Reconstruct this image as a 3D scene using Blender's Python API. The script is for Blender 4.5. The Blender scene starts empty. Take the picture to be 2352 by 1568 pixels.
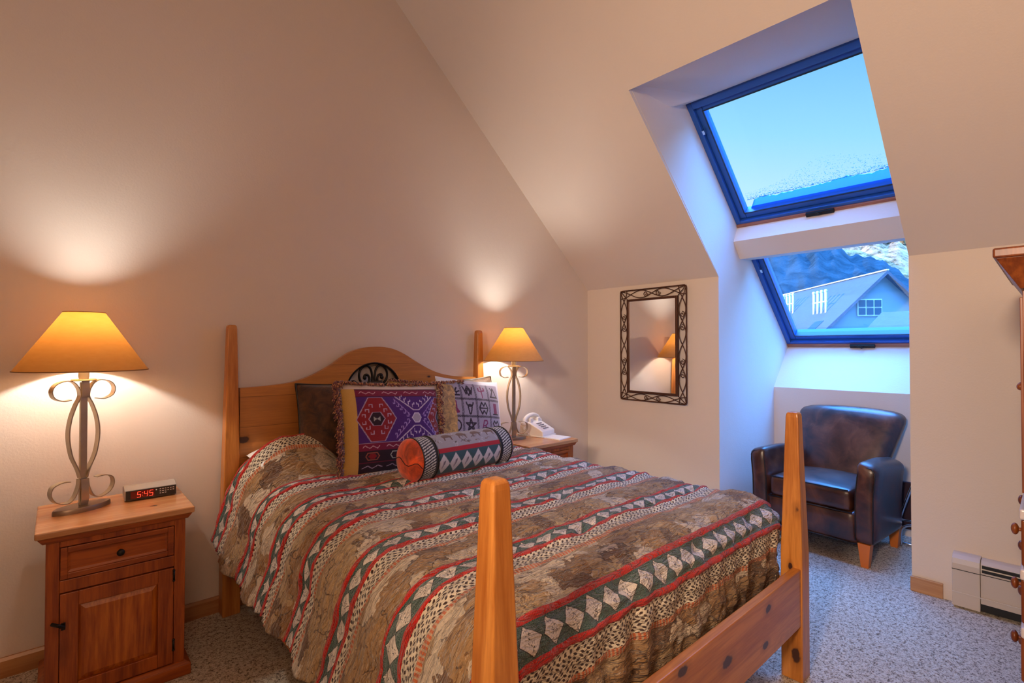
import bpy, bmesh, math, random
import numpy as np
from mathutils import Vector, Matrix, noise
random.seed(7)
PI = math.pi
SC = bpy.context.scene
COL = SC.collection

# ------------------------------------------------------------------ helpers
class MB:
    """collects geometry that becomes ONE mesh object"""
    def __init__(s): s.v = []; s.f = []; s.uv = None
    def add(s, vs, fs):
        b = len(s.v); s.v += [tuple(p) for p in vs]; s.f += [tuple(i + b for i in f) for f in fs]; return s
    def box(s, x0, x1, y0, y1, z0, z1):
        vs = [(x, y, z) for z in (z0, z1) for y in (y0, y1) for x in (x0, x1)]
        return s.add(vs, [(0, 2, 3, 1), (4, 5, 7, 6), (0, 1, 5, 4), (2, 6, 7, 3), (0, 4, 6, 2), (1, 3, 7, 5)])
    def frustum(s, cx, cy, z0, z1, a0, b0, a1, b1, cx1=None, cy1=None):
        cx1 = cx if cx1 is None else cx1; cy1 = cy if cy1 is None else cy1
        vs = [(cx + i * a0, cy + j * b0, z0) for j in (-1, 1) for i in (-1, 1)] + [(cx1 + i * a1, cy1 + j * b1, z1) for j in (-1, 1) for i in (-1, 1)]
        return s.add(vs, [(0, 2, 3, 1), (4, 5, 7, 6), (0, 1, 5, 4), (2, 6, 7, 3), (0, 4, 6, 2), (1, 3, 7, 5)])
    def prism(s, pts, axis, a, b):
        """closed 2D polygon extruded along axis from a to b; pts are the two other coords in order"""
        def mk(p, t):
            q = list(p); q.insert(axis, t); return tuple(q)
        n = len(pts); vs = [mk(p, a) for p in pts] + [mk(p, b) for p in pts]
        fs = [tuple(range(n))[::-1], tuple(range(n, 2 * n))] + [(i, (i + 1) % n, n + (i + 1) % n, n + i) for i in range(n)]
        return s.add(vs, fs)
    def lathe(s, prof, c=(0, 0, 0), n=32, sx=1, sy=1, caps=True):
        vs = []; fs = []
        for r, z in prof:
            for i in range(n):
                a = 2 * PI * i / n; vs.append((c[0] + r * sx * math.cos(a), c[1] + r * sy * math.sin(a), c[2] + z))
        for k in range(len(prof) - 1):
            for i in range(n):
                j = (i + 1) % n; fs.append((k * n + i, k * n + j, (k + 1) * n + j, (k + 1) * n + i))
        if caps:
            fs.append(tuple(range(n))[::-1]); fs.append(tuple((len(prof) - 1) * n + i for i in range(n)))
        return s.add(vs, fs)
    def tube(s, path, r, n=8, closed=False, r2=None):
        P = [Vector(p) for p in path]; m = len(P); vs = []; fs = []
        up = None
        for i, p in enumerate(P):
            if closed: t = P[(i + 1) % m] - P[i - 1]
            else: t = P[min(i + 1, m - 1)] - P[max(i - 1, 0)]
            if t.length < 1e-9: t = Vector((0, 0, 1))
            t.normalize()
            if up is None:
                up = Vector((0, 0, 1)) if abs(t.z) < .9 else Vector((1, 0, 0))
            u = (up - t * up.dot(t)); 
            if u.length < 1e-6: u = t.orthogonal()
            u.normalize(); w = t.cross(u); up = u
            rr = r if r2 is None else r + (r2 - r) * i / (m - 1)
            for k in range(n):
                a = 2 * PI * k / n; vs.append(p + (u * math.cos(a) + w * math.sin(a)) * rr)
        for i in range(m if closed else m - 1):
            i2 = (i + 1) % m
            for k in range(n):
                k2 = (k + 1) % n; fs.append((i * n + k, i * n + k2, i2 * n + k2, i2 * n + k))
        if not closed: fs += [tuple(range(n))[::-1], tuple((m - 1) * n + k for k in range(n))]
        return s.add(vs, fs)
    def ribbon(s, path, wvec, w, th):
        """flat bar: path in a plane, wide along wvec"""
        P = [Vector(p) for p in path]; W = Vector(wvec).normalized(); m = len(P); vs = []; fs = []
        for i, p in enumerate(P):
            t = (P[min(i + 1, m - 1)] - P[max(i - 1, 0)]).normalized(); nn = t.cross(W).normalized()
            for a, b in ((-1, -1), (1, -1), (1, 1), (-1, 1)): vs.append(p + W * a * w / 2 + nn * b * th / 2)
        for i in range(m - 1):
            for k in range(4):
                k2 = (k + 1) % 4; fs.append((i * 4 + k, i * 4 + k2, i * 4 + 4 + k2, i * 4 + 4 + k))
        fs += [(3, 2, 1, 0), tuple((m - 1) * 4 + k for k in range(4))]
        return s.add(vs, fs)
    def ball(s, c, rx, ry=None, rz=None, n=16, m=10):
        ry = ry or rx; rz = rz or rx
        prof = [(max(math.sin(PI * i / m), 1e-4), -math.cos(PI * i / m)) for i in range(m + 1)]
        vs = []; fs = []
        for r, z in prof:
            for i in range(n):
                a = 2 * PI * i / n; vs.append((c[0] + rx * r * math.cos(a), c[1] + ry * r * math.sin(a), c[2] + rz * z))
        for k in range(m):
            for i in range(n):
                j = (i + 1) % n; fs.append((k * n + i, k * n + j, (k + 1) * n + j, (k + 1) * n + i))
        return s.add(vs, fs)
    def rbox(s, c, size, r, n=8, fn=None):
        """soft rounded box, optional deform fn(x,y,z)->(x,y,z) in local coords before adding centre"""
        bm = bmesh.new(); bmesh.ops.create_cube(bm, size=2)
        bmesh.ops.subdivide_edges(bm, edges=bm.edges[:], cuts=n, use_grid_fill=True)
        h = [k / 2 for k in size]; vs = []
        for v in bm.verts:
            p = [max(-1, min(1, v.co[i])) for i in range(3)]
            # concentrate samples near the edges
            p = [math.sin(q * PI / 2) for q in p]
            q = Vector([p[i] * h[i] for i in range(3)])
            inner = Vector([max(-(h[i] - r), min(h[i] - r, q[i])) for i in range(3)])
            d = q - inner
            if d.length > 1e-9: q = inner + d.normalized() * r
            if fn: q = Vector(fn(*q))
            vs.append((q.x + c[0], q.y + c[1], q.z + c[2]))
        bm.verts.index_update(); fs = [tuple(v.index for v in f.verts) for f in bm.faces]; bm.free()
        return s.add(vs, fs)

def obj(name, mb, mat=None, parent=None, smooth=False, bevel=0, loc=None, segs=2, auto=None, uv=None, col=None, xf=None):
    me = bpy.data.meshes.new(name)
    vs = mb.v if xf is None else [tuple(xf @ Vector(p)) for p in mb.v]
    me.from_pydata(vs, [], mb.f); me.validate(); me.update()
    if uv is not None:
        l = me.uv_layers.new(name='UVMap')
        li = np.zeros(len(me.loops), dtype=np.int32); me.loops.foreach_get('vertex_index', li)
        l.data.foreach_set('uv', np.asarray(uv, dtype=np.float32)[li].ravel())
    if col is not None:
        a = me.color_attributes.new(name='Weave', type='FLOAT_COLOR', domain='POINT')
        cc = np.ones((len(vs), 4), dtype=np.float32); cc[:, :3] = col; a.data.foreach_set('color', cc.ravel())
    bm = bmesh.new(); bm.from_mesh(me); bmesh.ops.recalc_face_normals(bm, faces=bm.faces) if (uv is None and col is None) else None
    if smooth or auto:
        for f in bm.faces: f.smooth = True
        if auto:
            for e in bm.edges:
                if len(e.link_faces) == 2 and e.calc_face_angle(0) > math.radians(auto): e.smooth = False
    bm.to_mesh(me); bm.free()
    o = bpy.data.objects.new(name, me); COL.objects.link(o)
    if mat: me.materials.append(mat)
    if parent: o.parent = parent
    if loc: o.location = loc
    if bevel:
        b = o.modifiers.new('Bevel', 'BEVEL'); b.width = bevel; b.segments = segs; b.limit_method = 'ANGLE'; b.angle_limit = math.radians(40); b.harden_normals = False
    return o

def thing(name, label, cat, loc=(0, 0, 0), rz=0, group=None, rot=None):
    o = bpy.data.objects.new(name, None); COL.objects.link(o); o.location = loc
    o.rotation_euler = rot or (0, 0, rz); o.empty_display_size = .1
    o['label'] = label; o['category'] = cat
    if group: o['group'] = group
    return o
def tag(o, label, cat, group=None, kind=None):
    o['label'] = label; o['category'] = cat
    if group: o['group'] = group
    if kind: o['kind'] = kind
    return o
def struct(o): o['kind'] = 'structure'; return o
def copy_tree(o, parent=None):
    c = o.copy(); COL.objects.link(c); c.parent = parent
    for ch in list(o.children): copy_tree(ch, c)
    return c

# ------------------------------------------------------------------ node helper
class Mt:
    def __init__(s, name):
        s.m = bpy.data.materials.new(name); s.m.use_nodes = True; s.t = s.m.node_tree; s.t.nodes.clear()
        s.out = s.t.nodes.new('ShaderNodeOutputMaterial')
    def n(s, typ, **kw):
        nd = s.t.nodes.new(typ)
        for k, v in kw.items():
            if k.startswith('i_'):
                key = k[2:].replace('_', ' ')
                s.set(nd.inputs[key], v)
            else: setattr(nd, k, v)
        return nd
    def set(s, inp, v):
        if isinstance(v, bpy.types.NodeSocket): s.t.links.new(v, inp)
        else: inp.default_value = v
    def math(s, op, a, b=0.0, c=0.0, clamp=False):
        nd = s.t.nodes.new('ShaderNodeMath'); nd.operation = op; nd.use_clamp = clamp
        for i, v in enumerate((a, b, c)): s.set(nd.inputs[i], v)
        return nd.outputs[0]
    def mix(s, f, a, b, mode='MIX'):
        nd = s.t.nodes.new('ShaderNodeMix'); nd.data_type = 'RGBA'; nd.blend_type = mode
        s.set(nd.inputs[0], f); s.set(nd.inputs[6], c4(a)); s.set(nd.inputs[7], c4(b)); return nd.outputs[2]
    def ramp(s, f, stops, interp='LINEAR'):
        nd = s.t.nodes.new('ShaderNodeValToRGB'); s.set(nd.inputs[0], f); cr = nd.color_ramp; cr.interpolation = interp
        while len(cr.elements) < len(stops): cr.elements.new(.5)
        for e, (p, c) in zip(cr.elements, stops): e.position = p; e.color = c4(c)
        return nd.outputs[0]
    def noise(s, vec, scale, detail=2, rough=.5, dist=0, out=0):
        nd = s.n('ShaderNodeTexNoise'); s.set(nd.inputs['Vector'], vec); nd.inputs['Scale'].default_value = scale
        nd.inputs['Detail'].default_value = detail; nd.inputs['Roughness'].default_value = rough; nd.inputs['Distortion'].default_value = dist
        return nd.outputs[out]
    def mapping(s, vec, scale=(1, 1, 1), loc=(0, 0, 0), rot=(0, 0, 0)):
        nd = s.n('ShaderNodeMapping'); s.set(nd.inputs[0], vec); nd.inputs['Scale'].default_value = scale; nd.inputs['Location'].default_value = loc; nd.inputs['Rotation'].default_value = rot
        return nd.outputs[0]
    def obj(s): return s.n('ShaderNodeTexCoord').outputs['Object']
    def bump(s, h, strength=.3, dist=.01, normal=None):
        nd = s.n('ShaderNodeBump'); s.set(nd.inputs['Height'], h); nd.inputs['Strength'].default_value = strength; nd.inputs['Distance'].default_value = dist
        if normal: s.set(nd.inputs['Normal'], normal)
        return nd.outputs[0]
    def principled(s, col, rough=.5, metal=0, normal=None, coat=0, sheen=0, spec=.5, **kw):
        p = s.n('ShaderNodeBsdfPrincipled'); s.set(p.inputs['Base Color'], c4(col)); s.set(p.inputs['Roughness'], rough)
        s.set(p.inputs['Metallic'], metal); p.inputs['Coat Weight'].default_value = coat; p.inputs['Sheen Weight'].default_value = sheen
        p.inputs['Specular IOR Level'].default_value = spec; p.inputs['Coat Roughness'].default_value = .25
        if normal: s.set(p.inputs['Normal'], normal)
        for k, v in kw.items(): s.set(p.inputs[k.replace('_', ' ')], c4(v) if 'Color' in k else v)
        s.t.links.new(p.outputs[0], s.out.inputs[0]); return p
def c4(c):
    if isinstance(c, (tuple, list)) and len(c) == 3: return (c[0], c[1], c[2], 1)
    return c

def m_plain(name, col, rough=.5, metal=0, bscale=0, bstr=.2, bdist=.002, var=.0, vscale=6, **kw):
    m = Mt(name); o = m.obj(); c = col
    if var: c = m.mix(m.noise(o, vscale, 4), tuple(k * (1 - var) for k in col), tuple(min(1, k * (1 + var)) for k in col))
    nr = m.bump(m.noise(o, bscale, 4), bstr, bdist) if bscale else None
    m.principled(c, rough, metal, nr, **kw); return m.m

def m_wood(name, light, dark, axis=2, knots=.3, rough=.38, kscale=3.2, coat=.25, gs=1.0, boards=None, spots=()):
    m = Mt(name); o = m.obj()
    st = [1, 1, 1]; st[axis] = .07
    g = m.mapping(o, tuple(k * gs for k in st))
    n1 = m.noise(g, 22, 5, .55, .6); n2 = m.noise(g, 120, 3, .6)
    ks = [kscale] * 3; ks[axis] *= .38
    kv = m.mapping(o, tuple(ks), loc=(.37, .61, .23))
    vo = m.n('ShaderNodeTexVoronoi'); m.set(vo.inputs['Vector'], kv); vo.inputs['Scale'].default_value = 1; vo.inputs['Randomness'].default_value = 1
    sep = m.n('ShaderNodeSeparateColor'); m.set(sep.inputs[0], vo.outputs['Color'])
    has = m.math('LESS_THAN', sep.outputs[0], knots)
    d = m.math('ADD', vo.outputs['Distance'], m.math('MULTIPLY', m.math('SUBTRACT', m.noise(o, 30), .5), .05))
    core = m.math('MULTIPLY', has, m.math('SUBTRACT', 1, m.math('DIVIDE', d, .085), clamp=True), clamp=True)
    halo = m.math('MULTIPLY', has, m.math('SUBTRACT', 1, m.math('DIVIDE', d, .2), clamp=True), clamp=True)
    rings = m.math('MULTIPLY', halo, m.math('ABSOLUTE', m.math('SINE', m.math('MULTIPLY', d, 110))))
    f = m.math('ADD', m.math('MULTIPLY', n1, .75), m.math('MULTIPLY', n2, .3))
    c = m.ramp(f, [(.34, dark), (.5, tuple((a + b) / 2 for a, b in zip(light, dark))), (.62, light), (.9, tuple(min(1, k * 1.12) for k in light))])
    if boards:   # (axis, spacing) thin joint lines and tone steps
        sp = m.n('ShaderNodeSeparateXYZ'); m.set(sp.inputs[0], o)
        q = m.math('DIVIDE', sp.outputs[boards[0]], boards[1]); fl = m.math('FLOOR', q)
        w = m.n('ShaderNodeTexWhiteNoise'); w.noise_dimensions = '1D'; m.set(w.inputs['W'], fl)
        c = m.mix(m.math('MULTIPLY', w.outputs[0], .45), c, dark)
        ln = m.math('LESS_THAN', m.math('ABSOLUTE', m.math('SUBTRACT', m.math('FRACT', q), .5)), .49)
        c = m.mix(m.math('MULTIPLY', m.math('SUBTRACT', 1, ln), .6), c, tuple(k * .25 for k in dark))
    c = m.mix(m.math('MULTIPLY', rings, .55), c, tuple(k * .5 for k in dark))
    c = m.mix(m.math('MULTIPLY', core, 2.2, clamp=True), c, tuple(k * .22 for k in dark))
    for i, (px, py, pz, r) in enumerate(spots):      # knots at their own places on the boards
        nd = m.n('ShaderNodeVectorMath'); nd.operation = 'DISTANCE'
        mp = m.mapping(o, tuple(.55 if k == axis else 1 for k in range(3))); q_ = [px, py, pz]; q_[axis] *= .55
        m.set(nd.inputs[0], mp); nd.inputs[1].default_value = tuple(q_)
        dd = m.math('DIVIDE', m.math('ADD', nd.outputs['Value'], m.math('MULTIPLY', m.math('SUBTRACT', m.noise(o, 45), .5), r * .8)), r)
        c = m.mix(m.math('MULTIPLY', m.math('SUBTRACT', 1, m.math('DIVIDE', dd, 2.4), clamp=True), .7), c, tuple(k * .45 for k in dark))
        c = m.mix(m.math('MULTIPLY', m.math('SUBTRACT', 1.15, dd, clamp=True), 3.5, clamp=True), c, (.06, .02, .012))
    m.principled(c, rough, 0, m.bump(f, .15, .002), coat=coat); return m.m

# ------------------------------------------------------------------ materials
def m_wall(name, col):
    m = Mt(name); g = m.n('ShaderNodeNewGeometry').outputs['Position']
    n = m.noise(g, 110, 4, .6); n2 = m.noise(g, 26, 3)
    h = m.math('ADD', m.math('MULTIPLY', n, .6), m.math('MULTIPLY', n2, .5))
    c = m.mix(m.noise(g, 1.3, 3), tuple(k * .97 for k in col), tuple(min(1, k * 1.03) for k in col))
    m.principled(c, .62, 0, m.bump(h, .22, .006), spec=.3); return m.m
WALL = m_wall('paint_cream', (.76, .655, .57))
def m_carpet():
    m = Mt('carpet_pile'); g = m.n('ShaderNodeNewGeometry').outputs['Position']
    a = m.noise(g, 120, 3, .8, .5); b = m.noise(g, 45, 3, .75); l = m.noise(g, 3.0, 3)
    f = m.math('ADD', m.math('MULTIPLY', a, .6), m.math('MULTIPLY', b, .4))
    c = m.ramp(f, [(.39, (.07, .045, .03)), (.45, (.46, .34, .23)), (.50, (.84, .70, .53)), (.56, (.97, .87, .72))])
    c = m.mix(m.math('MULTIPLY', l, .22), c, (.36, .26, .17))
    m.principled(c, .95, 0, m.bump(f, .9, .02), sheen=.2, spec=.1); return m.m
CARPET = m_carpet()
PINE_L, PINE_D = (.66, .26, .05), (.38, .105, .011)
PINE_V = m_wood('pine_vertical', PINE_L, PINE_D, 2, .28, spots=[(.756, -1.07, .685, .011), (.756, -1.063, .105, .016), (.756, -1.045, .454, .008), (-.823, 1.007, .901, .006), (-.824, 1.007, 1.335, .006), (-.84, -1.079, .836, .004)])
PINE_X = m_wood('pine_across', PINE_L, PINE_D, 0, .35, kscale=3.6, spots=[(.443, -1.083, .405, .013), (.418, -1.083, .285, .013), (.125, -1.083, .345, .017), (-.147, -1.083, .43, .014), (-.4, -1.083, .30, .012)])
PINE_Y = m_wood('pine_along', PINE_L, PINE_D, 1, .3)
PINE_HB = m_wood('pine_headboard', PINE_L, (.40, .15, .035), 0, .22, kscale=2.6, boards=(2, .155), spots=[(-.749, 1.03, .867, .017), (.421, 1.03, 1.2, .008), (.37, 1.03, 1.15, .006)])
PINE_TOP = m_wood('pine_stand_top', (.60, .29, .12), (.40, .14, .035), 0, .25, kscale=7, rough=.25, spots=[(.116, -.10, .684, .007)])
RED_V = m_wood('stained_pine_vertical', (.40, .088, .008), (.16, .018, .001), 2, .3, kscale=6, gs=1.4, spots=[(.196, -.215, .465, .009), (-.161, -.215, .238, .014), (-.163, -.215, .19, .009)])
RED_X = m_wood('stained_pine_across', (.42, .092, .008), (.16, .018, .001), 0, .3, kscale=6, gs=1.4)
RED_P = m_wood('stained_pine_panel', (.52, .14, .012), (.22, .030, .002), 2, .15, kscale=8, gs=1.6)
BASEB = m_wood('stained_baseboard', (.50, .24, .09), (.36, .13, .04), 0, .1, kscale=4)
BASEB_Y = m_wood('stained_baseboard_right', (.56, .31, .14), (.42, .19, .07), 1, .1, kscale=4)
ARM_W = m_wood('armoire_wood', (.30, .075, .010), (.10, .014, .003), 2, .2, rough=.42, coat=.1)
IRON = m_plain('dark_iron', (.025, .022, .02), .42, .7, 60, .3, .001)
GREYM = m_plain('grey_metal', (.4, .4, .4), .45, .6)
IRON_RED = m_plain('rust_iron', (.09, .035, .02), .45, .6, 60, .3, .001)
PEWTER = m_plain('pewter_bar', (.50, .42, .31), .34, .9, 40, .2, .001, var=.2, vscale=20)
PEWTER_D = m_plain('lamp_foot_metal', (.30, .22, .16), .35, .8, 40, .2, .001)
WHITE = m_plain('white_plastic', (.82, .80, .76), .35)
BLACKP = m_plain('black_plastic', (.02, .018, .018), .35)
GREYP = m_plain('grey_plastic', (.36, .34, .32), .4)
BUTTON = m_plain('phone_button', (.25, .24, .26), .4)
PAPER = m_plain('paper_white', (.85, .85, .82), .6)
LINEN = m_plain('white_linen', (.85, .83, .80), .8, bscale=300, bstr=.2, bdist=.001)
HEAT = m_plain('heater_enamel', (.62, .54, .47), .35, var=.03)
HEAT_D = m_plain('heater_dark', (.01, .01, .01), .6)
SASH = m_plain('window_sash_paint', (.02, .10, .42), .35, bscale=12, bstr=.1)
SASH_W = m_wood('window_sill_wood', (.35, .13, .07), (.16, .05, .03), 1, .0)
GASKET = m_plain('window_gasket', (.01, .02, .05), .4)
MATTRESS = m_plain('mattress_ticking', (.08, .05, .04), .9)
CHROME = m_plain('chrome_tube', (.7, .72, .78), .18, 1)
STRAP = m_plain('dark_strap', (.03, .008, .012), .8)
def m_velvet(name, col, s=18):
    m = Mt(name); o = m.obj(); f = m.noise(o, s, 4, .6, 1.2)
    c = m.ramp(f, [(.35, tuple(k * .35 for k in col)), (.6, col), (.8, tuple(min(1, k * 1.5) for k in col))])
    m.principled(c, .55, 0, m.bump(f, .5, .006), sheen=.5, spec=.3); return m.m
VELVET = m_velvet('brown_velvet', (.10, .036, .010))
def m_leather():
    m = Mt('brown_leather'); o = m.obj(); f = m.noise(o, 7, 5, .6, .8); k = m.noise(o, 160, 3)
    c = m.ramp(f, [(.35, (.028, .009, .006)), (.52, (.075, .022, .010)), (.7, (.15, .05, .02))])
    m.principled(c, m.math('ADD', m.math('MULTIPLY', f, .25), .22), 0, m.bump(m.math('ADD', m.math('MULTIPLY', k, .15), f), .3, .004), spec=.7, coat=.15); return m.m
LEATHER = m_leather()
PIPING_L = m_plain('leather_piping', (.012, .008, .008), .4)
LEGWOOD = m_plain('orange_leg_wood', (.62, .17, .025), .4, var=.15)
def m_shade():
    m = Mt('parchment_shade'); o = m.obj(); f = m.noise(m.mapping(o, (1, 1, 3)), 30, 4)
    c = m.mix(f, (.50, .25, .085), (.58, .31, .11))
    p = m.principled(c, .8, 0, m.bump(f, .1, .002), spec=.1)
    tr = m.n('ShaderNodeBsdfTranslucent'); m.set(tr.inputs[0], m.mix(f, (1, .30, .03), (1, .35, .05)))
    mx = m.n('ShaderNodeMixShader'); mx.inputs[0].default_value = .045
    m.t.links.new(p.outputs[0], mx.inputs[1]); m.t.links.new(tr.outputs[0], mx.inputs[2]); m.t.links.new(mx.outputs[0], m.out.inputs[0]); return m.m
SHADE = m_shade(); SHRIM = m_plain('shade_rim', (.30, .14, .05), .7)
SHADE_IN = m_plain('shade_lining', (.9, .86, .76), .8)
def m_emit(name, col, st):
    m = Mt(name); e = m.n('ShaderNodeEmission'); e.inputs[0].default_value = c4(col); e.inputs[1].default_value = st
    m.t.links.new(e.outputs[0], m.out.inputs[0]); return m.m
BULB = m_emit('lit_bulb', (1, .86, .62), 14)
LED = m_emit('led_digits', (1, .07, .03), 1.2)
LEDBG = m_plain('led_window', (.16, .004, .003), .2)
def m_glass():
    m = Mt('window_glass'); tr = m.n('ShaderNodeBsdfTransparent'); tr.inputs[0].default_value = (.95, .98, 1, 1)
    gl = m.n('ShaderNodeBsdfGlossy'); gl.inputs['Roughness'].default_value = .02
    fr = m.n('ShaderNodeFresnel'); fr.inputs[0].default_value = 1.3
    mx = m.n('ShaderNodeMixShader'); m.set(mx.inputs[0], m.math('MULTIPLY', fr.outputs[0], .6))
    m.t.links.new(tr.outputs[0], mx.inputs[1]); m.t.links.new(gl.outputs[0], mx.inputs[2]); m.t.links.new(mx.outputs[0], m.out.inputs[0]); return m.m
GLASS = m_glass()
MIRROR = m_plain('mirror_silver', (.88, .88, .88), .02, 1)
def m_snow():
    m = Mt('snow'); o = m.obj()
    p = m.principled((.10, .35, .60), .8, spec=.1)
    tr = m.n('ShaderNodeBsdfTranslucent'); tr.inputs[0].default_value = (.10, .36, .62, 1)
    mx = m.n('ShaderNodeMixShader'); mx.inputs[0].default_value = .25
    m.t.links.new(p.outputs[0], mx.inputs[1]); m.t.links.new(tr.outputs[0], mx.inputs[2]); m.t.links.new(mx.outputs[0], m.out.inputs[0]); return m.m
SNOW = m_snow()
def m_weave(name, rough=.85):
    m = Mt(name); a = m.n('ShaderNodeVertexColor'); a.layer_name = 'Weave'; o = m.obj()
    n = m.noise(o, 260, 2, .6); c = m.mix(m.math('MULTIPLY', n, .5), a.outputs[0], (0.02, 0.015, 0.02), 'MULTIPLY')
    c = m.mix(.25, a.outputs[0], c)
    m.principled(c, rough, 0, m.bump(n, .5, .003), sheen=.25, spec=.2); return m.m
WEAVE = m_weave('woven_tapestry')

# comforter: woven stripes follow the cloth through its UVs (metres)
P_ = .313
def m_comforter():
    m = Mt('comforter_weave'); uvn = m.n('ShaderNodeUVMap'); uvn.uv_map = 'UVMap'
    s = m.n('ShaderNodeSeparateXYZ'); m.set(s.inputs[0], uvn.outputs[0]); u, v = s.outputs[0], s.outputs[1]
    wob = m.math('MULTIPLY', m.math('SUBTRACT', m.noise(uvn.outputs[0], 5, 2), .5), .012)
    vw = m.math('ADD', v, wob)
    over = m.math('MAXIMUM', m.math('SUBTRACT', vw, 1.86), 0.0); vw = m.math('SUBTRACT', vw, m.math('MULTIPLY', over, .17))
    t = m.math('MODULO', m.math('ADD', vw, 10 * P_ - .13), P_)
    q = m.math('FLOOR', m.math('DIVIDE', m.math('ADD', vw, 10 * P_ - .13), P_))
    def band(a, b): return m.math('MULTIPLY', m.math('GREATER_THAN', t, a), m.math('LESS_THAN', t, b))
    cx = m.n('ShaderNodeCombineXYZ'); m.set(cx.inputs[0], u); m.set(cx.inputs[1], v); m.set(cx.inputs[2], m.math('MULTIPLY', q, 3.7))
    uv3 = cx.outputs[0]
    fine = m.noise(uv3, 330, 2, .7); thread = m.noise(m.mapping(uv3, (60, 900, 1)), 1, 2)
    # camouflage-like wide band
    wn = m.n('ShaderNodeVectorMath'); wn.operation = 'MULTIPLY_ADD'; m.set(wn.inputs[0], m.noise(uv3, 16, 3, .6, 0, 1)); wn.inputs[1].default_value = (.14, .11, 0); m.set(wn.inputs[2], uv3)
    cpt = m.mapping(wn.outputs[0], (9.5, 15, 1), rot=(0, 0, .3))
    vo = m.n('ShaderNodeTexVoronoi'); m.set(vo.inputs['Vector'], cpt); vo.inputs['Scale'].default_value = 1
    ve = m.n('ShaderNodeTexVoronoi'); ve.feature = 'DISTANCE_TO_EDGE'; m.set(ve.inputs['Vector'], cpt); ve.inputs['Scale'].default_value = 1
    sc_ = m.n('ShaderNodeSeparateColor'); m.set(sc_.inputs[0], vo.outputs['Color'])
    cam = m.ramp(sc_.outputs[0], [(0, (.15, .055, .015)), (.16, (.46, .26, .10)), (.40, (.62, .41, .20)), (.58, (.88, .73, .54)), (.80, (.42, .21, .065))], 'CONSTANT')
    cam = m.mix(m.math('MULTIPLY', m.noise(uv3, 40, 3), .3), cam, (.50, .36, .22))
    edge = m.math('MULTIPLY', m.math('LESS_THAN', ve.outputs['Distance'], .028), m.math('GREATER_THAN', m.noise(uv3, 14, 3), .53))
    cam = m.mix(m.math('MULTIPLY', edge, .8), cam, (.06, .025, .012))
    dk = m.math('GREATER_THAN', m.noise(m.mapping(uv3, (16, 40, 1), loc=(3, 1, 0)), 1, 4, .7, .5), .60)
    cam = m.mix(m.math('MULTIPLY', dk, .7), cam, (.13, .05, .02))
    hatch = m.math('GREATER_THAN', m.noise(m.mapping(uv3, (70, 260, 1), rot=(0, 0, .5)), 1, 3, .7), .57)
    cam = m.mix(m.math('MULTIPLY', hatch, .42), cam, (.10, .045, .02))
    cam = m.mix(m.math('MULTIPLY', m.math('GREATER_THAN', m.noise(m.mapping(uv3, (50, 180, 1), loc=(5, 2, 0)), 1, 3, .7), .60), .4), cam, (.85, .72, .55))
    cam = m.mix(m.math('MULTIPLY', thread, .3), cam, (.20, .11, .05))
    # diamonds
    du = m.math('ABSOLUTE', m.math('SUBTRACT', m.math('FRACT', m.math('DIVIDE', u, .078)), .5))
    dv = m.math('ABSOLUTE', m.math('DIVIDE', m.math('SUBTRACT', t, .047), .062))
    dd = m.math('ADD', du, dv)
    spk = m.math('GREATER_THAN', m.noise(uv3, 190, 2, .8), .56)
    inner = m.math('LESS_THAN', m.math('ADD', m.math('MULTIPLY', du, 2.2), m.math('MULTIPLY', dv, .5)), .34)
    dia = m.mix(m.math('MULTIPLY', spk, m.math('ADD', m.math('MULTIPLY', inner, .7), .22)), (.90, .80, .70), (.03, .03, .035))
    grn = m.mix(m.math('GREATER_THAN', fine, .5), (.035, .085, .07), (.14, .21, .18))
    dia = m.mix(m.math('LESS_THAN', dd, .47), grn, dia)
    dia = m.mix(m.math('LESS_THAN', m.math('ABSOLUTE', m.math('SUBTRACT', dd, .475)), .018), dia, (.02, .02, .02))
    # small zigzag check
    zz = m.math('MULTIPLY', m.math('ABSOLUTE', m.math('SUBTRACT', m.math('FRACT', m.math('DIVIDE', v, .034)), .5)), .026)
    a = m.math('SINE', m.math('MULTIPLY', m.math('ADD', u, zz), 2 * PI / .022))
    b = m.math('SINE', m.math('MULTIPLY', v, 2 * PI / .017))
    chk = m.mix(m.math('GREATER_THAN', m.math('ADD', m.math('MULTIPLY', a, b), m.math('MULTIPLY', m.math('SUBTRACT', fine, .5), 1.5)), .22), (.92, .80, .60), (.06, .025, .018))
    # red cords
    rs = m.math('SINE', m.math('MULTIPLY', m.math('ADD', u, m.math('MULTIPLY', v, 1.5)), 2 * PI / .009))
    red = m.mix(m.math('MULTIPLY', m.math('ADD', rs, 1), .25), (.72, .020, .012), (.34, .008, .008))
    red = m.mix(m.math('MULTIPLY', m.math('GREATER_THAN', fine, .62), .5), red, (.75, .30, .16))
    thin = m.mix(m.math('GREATER_THAN', m.math('SINE', m.math('MULTIPLY', u, 2 * PI / .012)), .2), (.66, .16, .05), (.66, .42, .26))
    c = cam
    for msk, cc in ((band(.014, .082), dia), (band(.092, .160), chk), (band(.160, .176), thin), (band(0, .016), red), (band(.078, .096), red)):
        c = m.mix(msk, c, cc)
    rd = m.math('MAXIMUM', band(0, .016), band(.078, .096))
    h = m.math('ADD', m.math('MULTIPLY', fine, .25), m.math('MULTIPLY', rd, .55))
    h = m.math('ADD', h, m.math('MULTIPLY', thread, .35))
    h = m.math('ADD', h, m.math('MULTIPLY', m.noise(m.mapping(uv3, (14, 34, 1), rot=(0, 0, .25)), 1, 4, .6, 1.0), 1.3))
    cr = m.math('ABSOLUTE', m.math('SUBTRACT', m.noise(m.mapping(uv3, (12, 40, 1), rot=(0, 0, -.2)), 1, 3, .6, .6), .5))
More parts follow.
